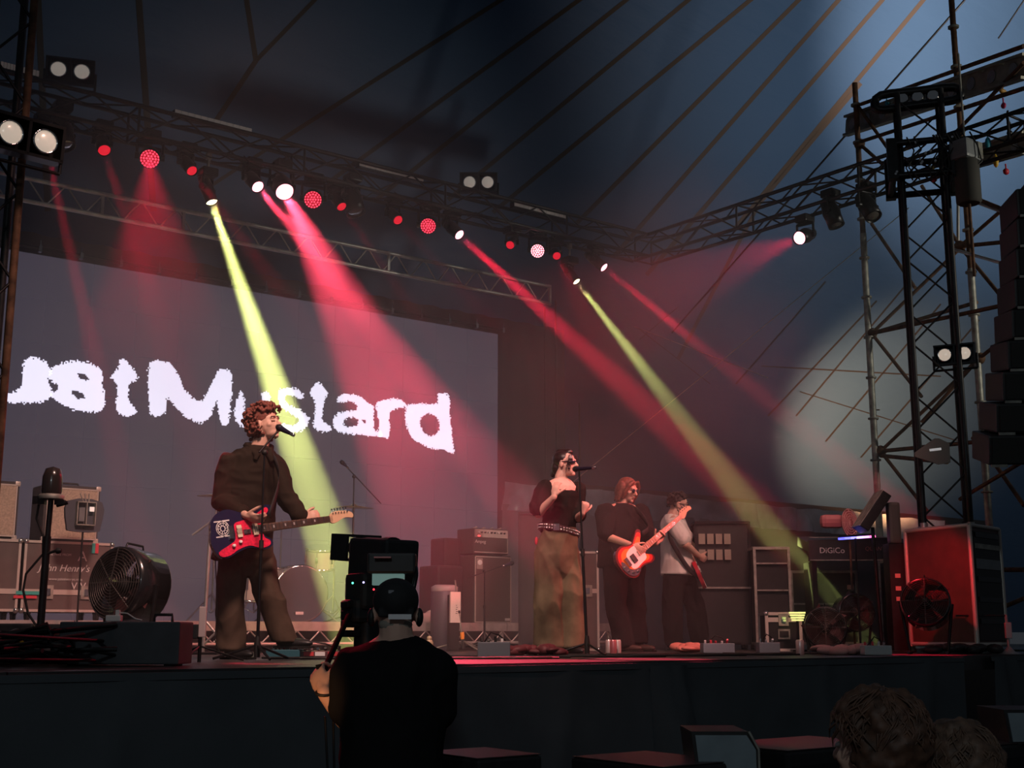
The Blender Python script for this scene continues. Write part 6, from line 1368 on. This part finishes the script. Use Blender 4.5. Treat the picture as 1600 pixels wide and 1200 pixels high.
quad_box(Vector((0, 0, 0)), fw, fd, .08, zt_, 'case_body', M_REDLIT)
ns = Vector((fw.y, -fw.x, 0)).normalized(); nf = Vector((fd.y, -fd.x, 0)).normalized(); ns = ns if ns.y < 0 else -ns; nf = nf if nf.x > 0 or nf.y < 0 else -nf
for p in (Vector((0, 0, 0)), fw, fw + fd): MB().tube(p + Vector((0, 0, .06)) , p + Vector((0, 0, zt_)), .022, n=8).build('edge_trim', M_CASEDGE, t)
for z in (.08, zt_): MB().tube(Vector((0, 0, z)), fw + Vector((0, 0, z)), .02).build('edge_trim', M_CASEDGE, t); MB().tube(fw + Vector((0, 0, z)), fw + fd + Vector((0, 0, z)), .02).build('edge_trim', M_CASEDGE, t)
fu = fd.normalized(); Rf = Matrix((fu, -nf, Vector((0, 0, 1)))).transposed()
MB().box(fw + fd * .5 + nf * .008 + Vector((0, 0, zt_ * .53)), (fd.length * .86, .012, zt_ * .86), Rf).build('rack_front', M_BLACK, t)
for k, (zf, col) in enumerate(((.93, M_BLACKMETAL), (.84, M_STEEL), (.70, M_GREY), (.58, M_BLACKMETAL), (.42, M_BLACKMETAL), (.25, M_BLACKMETAL))): MB().box(fw + fd * .5 + nf * .018 + Vector((0, 0, zt_ * zf)), (fd.length * .80, .012, .045 if k != 2 else .09), Rf).build('rack_unit', col, t)
MB().box(fw * .08 + ns * .012 + Vector((0, 0, zt_ * .86)), (.10, .02, .11), frame_of(fw) @ Rz(pi / 2)).build('latch', M_CHROME, t); MB().box(fw * .82 + ns * .012 + Vector((0, 0, zt_ * .34)), (.12, .02, .08), frame_of(fw) @ Rz(pi / 2)).build('handle_cup', M_CHROME, t)
spot_light('beam_light', P(1395, 870, 10.9) + Vector((0, 0, .3)), Vector((a.x, a.y, 0)) + fw * .45 + Vector((0, 0, .55)), 60, 45, (1, .02, .03), .6, .03)  # added red lamp for the rack side, without a fixture
# position beside the added red lamp; no floor lamp stands here
q = P(1395, 870, 10.95) + Vector((0, 0, .3)); 
# small flight case on the stage floor
c = F(1219, 13.2); t = flight_case('small black flight case with grey edges and square plate, beside the yellow-lit slatted plate', c, 52 * 13.2 / 2024, .35, .36, -YAW, lid=.30, m_=M_BLACK, edge=.03, latches=1, casters=False)
MB().box((0, -.19, .17), (.12, .01, .10)).build('name_plate', M_STEEL, t); MB().box((0, -.197, .17), (.09, .008, .06)).build('plate_print', M_BLACK, t)
c = F(1247, 12.8); zt_ = P(1247, 963, 12.8).z; t = thing('lit_plate', 'small slatted plate on a stand with the yellow beam light put in as its own glow', 'plate', (c.x, c.y, 0), -YAW)
for k in range(4): MB().box((0, 0, zt_ + .035 - .024 * k), (.16 - .015 * k, .02, .016)).build('slat', mat('slat_beam_glow', (.8, .8, .35), .4, emit=(.9, 1, .3), estr=.9), t)  # emission in the slats stands for the yellow beam landing on them
MB().tube((0, .01, 0), (0, .01, zt_), .012).build('stand_pole', M_BLACKMETAL, t); MB().box((0, 0, .01), (.14, .12, .02)).build('foot_plate', M_BLACKMETAL, t)
drum_fan('black drum fan nearest the yellow-lit plate in the right wing', F(1290, 12.6, .23), (-.75, -.65, .05), .20, .2, 0.0)
drum_fan('black drum fan right of its twin, under the mixing desk', F(1335, 13.0, .38), (-.5, -.85, .05), .19, .2, 0.0)
drum_fan('drum fan with a brown front guard tilted left, before the red-lit rack', P(1447, 944, 11.3), (-.82, -.50, .20), .21, .24, 0.0, dark=mat('fan_black_gloss', (.012, .012, .014), .22, coat=.5))
# white box on thin stand near the right edge
c = F(1575, 11.5); t = thing('box_on_stand', 'small pale box on a thin pole at the right end of the stage', 'stand', c, -YAW); z = P(1575, 985, 11.5).z
MB().tube((0, 0, 0), (-.005, 0, z + .14), .012).build('pole', mat('pinkish_pole', (.4, .33, .32), .5), t); MB().bbox((0, -.01, z), (.055, .04, .14), .008).build('pale_box', mat('pale_box', (.6, .52, .52), .5), t); MB().lathe([(.09, 0), (.05, .02), (.015, .06)], n=14).build('foot', mat('pinkish_pole', (.4, .33, .32), .5), t); MB().tube((0, 0, z + .13), (-.42, .1, z + .13), .008).build('cross_arm', M_BLACKMETAL, t)
# dark cases behind the guitarist in white, with shelves of labels
t, w, h, d = cart('dark equipment stack with rows of pale labels behind the man in white', 1092, 1176, 815, 14.0 + .3, .3, body=M_BLACK, edge=M_BLACKMETAL)
for r_ in range(2):
    for k in range(4): MB().box((-w * .40 + k * w * .16, -.02, h * (.90 - .13 * r_)), (w * .12, .012, h * .085)).build('label_card', mat('label_card', (.32, .28, .22), .7), t)
MB().box((0, -.01, h * .5), (w, .02, .02)).build('shelf_rail', M_STEEL, t)
t, w, h, d = cart('plain dark loudspeaker behind the singer, left of her hip', 812, 850, 800, 14.3, .3, body=M_BLACK, edge=M_BLACKMETAL, name='side_speaker', cat='speaker')
c = F(917, 13.6); t = flight_case('narrow upright flight case with pale corners behind the singer stand', c, .22, .35, 1.0, -YAW, lid=.6, latches=1, casters=False)
# ---- small things along the stage
def pedal(label, px, D, w, h, d, col, seed, name='pedal_board', z0=0.006, cat='effects pedals'):
    c = F(px, D); t = thing(name, label, cat, (c.x, c.y, z0), -YAW); rr = random.Random(seed)
    MB().bbox((0, 0, h / 2), (w, d, h), .006).build('casing', mat('pedal_case_%d' % seed, col, .5), t)
    for k in range(max(2, int(w / .05))):
        x = -w / 2 + .03 + k * .05; MB().tube((x, rr.uniform(-.03, .03), h), (x, rr.uniform(-.03, .03), h + rr.uniform(.015, .04)), .010, n=8).build('knob', rr.choice([M_CHROME, M_INK, M_TR, M_RUBBER]), t)
    MB().path([(-w * .3, 0, h), (-w * .1, -.05, h + .07), (w * .15, 0, h + .05), (w * .35, .05, h + .01)], .006, 5).build('patch_cable', M_RUBBER, t)
    return t
t = pedal('long low pedalboard with small screens right of the tall guitarist shoe', 492, 9.3, .50, .05, .25, (.10, .035, .04), 1)
for k, (x, c_) in enumerate(((-.15, (.03, .25, .30)), (-.02, (.6, .05, .06)), (.06, (.75, .75, .75)), (.15, (.5, .04, .05)))): MB().box((x, -.127, .03), (.07, .006, .028)).build('front_panel', mat('panel_c%d' % k, c_, .5), t)
pedal('teal wedge pedal under the tall guitarist front shoe', 447, 9.25, .24, .060, .22, (.02, .10, .13), 2)
pedal('blue-grey pedal case between the leaning stand and the singer', 772, 9.6, .24, .11, .16, (.09, .11, .13), 3)
pedal('pale blue pedal case right of the man in white', 1120, 11.6, .28, .085, .2, (.20, .26, .30), 4)
pedal('second pale blue box right of the longer pale blue pedal case', 1199, 11.3, .18, .095, .16, (.22, .27, .30), 5)
pedal('white pedal box with a dark window left of the brown fan guard', 1367, 10.6, .22, .075, .16, (.50, .52, .52), 6)
def cloth_heap(label, px, D, r, col, seed, name='cloth_heap', cat='cloth'):
    rr = random.Random(seed); m = MB()
    for k in range(16): m.ell((rr.uniform(-r, r), rr.uniform(-.12, .12), .03 + rr.uniform(0, .03)), (rr.uniform(.05, .11), rr.uniform(.04, .08), rr.uniform(.02, .045)), Rz(rr.uniform(0, 3)) @ Rx(rr.uniform(-.3, .3)), 10, 6)
    for i in range(len(m.v)): m.v[i] = (m.v[i][0], m.v[i][1], max(.004, m.v[i][2]))
    o = m.build(name, mat('heap_%d' % seed, col, .6, bump=.3)); c = F(px, D); o.location = c; o.rotation_euler = (0, 0, -YAW); return tag(o, label, cat)
cloth_heap('pile of dark red lit pedals and cables at the singer feet', 838, 10.2, .26, (.10, .02, .025), 31, 'pedal_heap', 'effects pedals')
cloth_heap('crumpled reddish cloth left of the white pedal box', 1320, 10.9, .20, (.55, .30, .28), 32)
cloth_heap('small crumpled reddish cloth at the feet of the man in white', 1075, 12.2, .10, (.50, .18, .14), 33)
cloth_heap('heap of dark gear and cables before the tower foot', 1500, 11.4, .34, (.03, .025, .025), 34, 'gear_heap', 'cables')
for k, (px, D, h, col, lab, r) in enumerate(((951, 10.9, .125, (.75, .62, .60), 'first pale drinks can left in the row of three by the bass player', .028), (958, 10.8, .125, (.60, .20, .22), 'red drinks can in the middle of the row of three', .028), (965, 10.9, .125, (.78, .68, .65), 'pale drinks can at the right of the row of three', .028), (1249, 11.0, .125, (.75, .60, .58), 'single pale drinks can below the small flight case', .035), (1, 0, 0, 0, 0, 0))[:4]):
    c = F(px, D); t = thing('drinks_can', lab, 'can', c); MB().lathe([(r * .85, 0), (r, .01), (r, h - .012), (r * .8, h)], n=16).build('can_body', mat('can_%d' % k, col, .3, .5), t); MB().lathe([(r * .75, h), (.001, h + .002)], n=12).build('can_lid', M_CHROME, t)
c = F(671, 9.9); t = thing('toy_figure', 'small pale glass object standing on the stage edge right of the operator', 'ornament', c); MB().lathe([(.03, 0), (.025, .02), (.012, .04), (.03, .08), (.032, .11), (.02, .13)], n=14).build('glass_body', mat('pale_glass', (.5, .4, .25), .2), t); MB().ell((0, 0, .14), .02).build('knob', mat('pale_glass', (.5, .4, .25), .2), t)
cm = MB(); rr = random.Random(8)
for k in range(26):
    px = rr.uniform(330, 1540); D = 6.9 / (cos(YAW) - (px - 800) / 2024 * sin(YAW)) + rr.uniform(1.0, 1.8); p = F(px, D, .01); pts = []
    dirx = rr.uniform(-1, 1)
    for q_ in range(8): pts.append(p + RGT * (.16 * q_) + FWD * (.10 * sin(q_ * 1.1 + k)) + Vector((0, 0, .0))); 
    cm.path(pts, .008, 5)
tag(cm.build('floor_cables', M_RUBBER), 'thin black cables snaking across the stage floor', 'cable', kind='stuff')

# ================================================================ pit: broadcast camera, monitors, subs
ct = thing('broadcast_camera', 'large black television camera on a pedestal in front of the operator', 'camera', P(598, 890, 5.7), 0); co_ = Vector(ct.location)
hd = Vector((-.62, .70, .12)).normalized(); sd = hd.cross(Vector((0, 0, 1))).normalized(); up = sd.cross(hd); RC = Matrix((sd, hd, up)).transposed()
Wd = RGT * 1.0
def cp(px, py, D): return P(px, py, D) - co_
hood = cp(556, 856, 6.0); 
hdL = (RGT * -.55 + FWD * .80 + Vector((0, 0, .08))).normalized(); RL = frame_of(hdL)
m = MB(); c0 = hood; 
for a, b in (((-.085, 0), (.012, .12)), ((.085, 0), (.012, .12)),): m.box(c0 + RL @ Vector((a[0], .0, 0)), (.012, .16, .115), RL)
for z in (-.056, .056): m.box(c0 + RL @ Vector((0, 0, z)), (.18, .16, .012), RL)
m.build('lens_hood', M_BLACK, ct)
MB().tube(c0 - hdL * .02, c0 - hdL * .30, .052, n=20).tube(c0 - hdL * .3, c0 - hdL * .36, .058, n=20).build('zoom_lens', M_BLACKMETAL, ct); MB().lathe([(.05, 0), (.03, .012), (.001, .014)], c0 - hdL * .02, Rdir(hdL), n=20).build('front_glass', M_GLASSD, ct)
MB().bbox(cp(598, 878, 5.65), (.17, .34, .20), .015, RL).build('camera_body', M_BLACK, ct)
MB().bbox(cp(613, 881, 5.35), (.20, .10, .085), .01, frame_of(FWD)).build('viewfinder_hood', M_BLACK, ct)
MB().box(cp(598, 871, 5.28), (.07, .03, .006), frame_of(FWD)).build('red_tape_mark', mat('pale_red_tape', (.7, .3, .3), .5), ct)
MB().box(cp(607, 903, 5.35), (.13, .06, .06), frame_of(FWD)).build('viewfinder_screen', mat('viewfinder_glow', (.02, .02, .02), .3, emit=(.25, .42, .38), estr=.35), ct)
for px, py, c_ in ((551, 911, (.1, 1, .5)), (584, 921, (1, .03, .05)), (568, 910, (.4, .35, 1))): MB().ell(cp(px, py, 5.32), .0045, None, 8, 6).build('indicator_light', mat('led_%d' % px, (0, 0, 0), .4, emit=c_, estr=3), ct)
MB().path([cp(642, 883, 5.4), cp(650, 888, 5.35), cp(650, 900, 5.3), cp(645, 925, 5.3), cp(642, 938, 5.3)], .010, 8).build('side_grip', M_BLACKMETAL, ct)
for k in range(6): MB().tube(cp(588 + 7 * k, 862 + 2 * k, 5.6), cp(592 + 7 * k, 850 + 4 * k, 5.6), .009).build('lens_motor', M_BLACKMETAL, ct)
MB().bbox(cp(572, 925, 5.6), (.13, .16, .16), .02).bbox(cp(568, 955, 5.6), (.16, .14, .10), .02).build('pan_head', M_BLACK, ct)
for py in (945, 960, 975, 990): MB().bbox(cp(548 + (py % 3) * 3, py, 5.55), (.07, .06, .03), .006).build('control_module', M_BLACKMETAL, ct)
MB().tube(cp(575, 965, 5.6), (cp(575, 965, 5.6).x, cp(575, 965, 5.6).y, GZ - co_.z + .12), .06, n=16).build('pedestal_column', M_BLACKMETAL, ct)
for k in range(3): a = 2 * pi * k / 3; b = Vector((cp(575, 965, 5.6).x, cp(575, 965, 5.6).y, GZ - co_.z + .10)); MB().tube(b, b + Vector((.42 * cos(a), .42 * sin(a), -.03)), .03).tube(b + Vector((.42 * cos(a), .42 * sin(a) - .02, -.05)), b + Vector((.42 * cos(a), .42 * sin(a) + .02, -.05)), .045, n=14).build('pedestal_leg', M_BLACKMETAL, ct)
MB().tube(cp(545, 962, 5.45), cp(505, 1050, 4.98), .012).tube(cp(502, 1062, 4.97), cp(498, 1038, 4.97), .013).build('pan_bar', mat('matte_foam_grip', (.01, .01, .01), .95), ct)
b = Vector(co.base); o = MB().bbox((0, 0, .085 - .002), (.9, .8, .165), .01).build('platform', M_BLACK); o.location = (b.x, b.y, GZ); o.rotation_euler = (0, 0, -YAW); tag(o, 'low black box the camera operator stands on', 'platform')
for k, (pts, lab) in enumerate((((520, 1080, 525, 1200), 'thin cable hanging below the operator hand'), ((508, 1120, 530, 1200), 'second thin cable hanging behind the operator arm'))):
    a, b = P(pts[0], pts[1], 5.15), P(pts[2], pts[3], 5.2); b.z = GZ + .01; o = MB().path([Vector((0, 0, 0)), (b - a) * .5 + Vector((.03, 0, 0)), b - a], .005, 5).build('hanging_cable', M_RUBBER); o.location = a; tag(o, lab, 'cable')
M_WEDGE = mat('wedge_grey', (.20, .25, .28), .5, noise_amt=.15)
def wedge(label, px0, px1, py0, D, hh, rz, z0=None, zt_=None):
    c = P((px0 + px1) / 2, py0, D); w = (px1 - px0) * D / 2024; t = thing('pit_monitor', label, 'speaker', (c.x, c.y, c.z - hh), rz, 'speakers in the pit')
    MB().prism([(-w / 2, 0), (-w / 2 - .02, hh), (w / 2 - .04, hh), (w / 2, hh * .6), (w / 2, 0)], 0, .38).build('cabinet', M_BLACK, t); MB().prism([(-w / 2 + .012, .012), (-w / 2 - .005, hh - .015), (w / 2 - .05, hh - .015), (w / 2 - .012, hh * .6), (w / 2 - .012, .012)], -.012, 0).build('front_grille', M_WEDGE, t)
    MB().tube((w / 2 - .04, -.012, hh), (w / 2, -.012, hh * .6), .006).tube((w / 2, -.012, hh * .6), (w / 2, -.012, 0), .006).build('edge_trim', M_STEEL, t)
    return t
def sub(label, px0, px1, py0, D, dp=.7):
    c = P((px0 + px1) / 2, py0, D); w = (px1 - px0) * D / 2024; t = thing('subwoofer', label, 'speaker', (c.x, c.y, GZ + .002), 0.0, 'speakers in the pit'); h = c.z - GZ - .01
    MB().bbox((0, dp / 2, h / 2), (w, dp, h), .015).build('cabinet', M_BLACK, t); MB().box((0, -.008, h / 2), (w * .92, .014, h * .9)).build('front_grille', M_BLACKMETAL, t); MB().box((0, dp / 2, h + .003), (w * .98, dp * .98, .004)).build('top_panel', mat('sub_top', (.05, .035, .035), .4), t)
    return t
sub('black subwoofer in the pit under the grey pit monitor', 1015, 1180, 1192, 5.6, .6); sub('black subwoofer in the pit with a reddish sheen on its top', 1190, 1440, 1165, 6.0, .5); sub('black subwoofer at the right edge of the pit', 1450, 1680, 1162, 6.4, .5); sub('black subwoofer mostly below the frame right of the operator', 735, 860, 1180, 5.3, .4)
wedge('grey-fronted pit monitor standing on the subwoofer left of the crowd heads', 1088, 1183, 1143, 5.7, .19, -YAW); wedge('grey-fronted pit monitor half hidden behind the taller crowd head', 1360, 1437, 1112, 6.15, .14, -YAW); wedge('grey-fronted pit monitor at the right edge of the frame', 1575, 1680, 1109, 6.5, .165, -YAW)
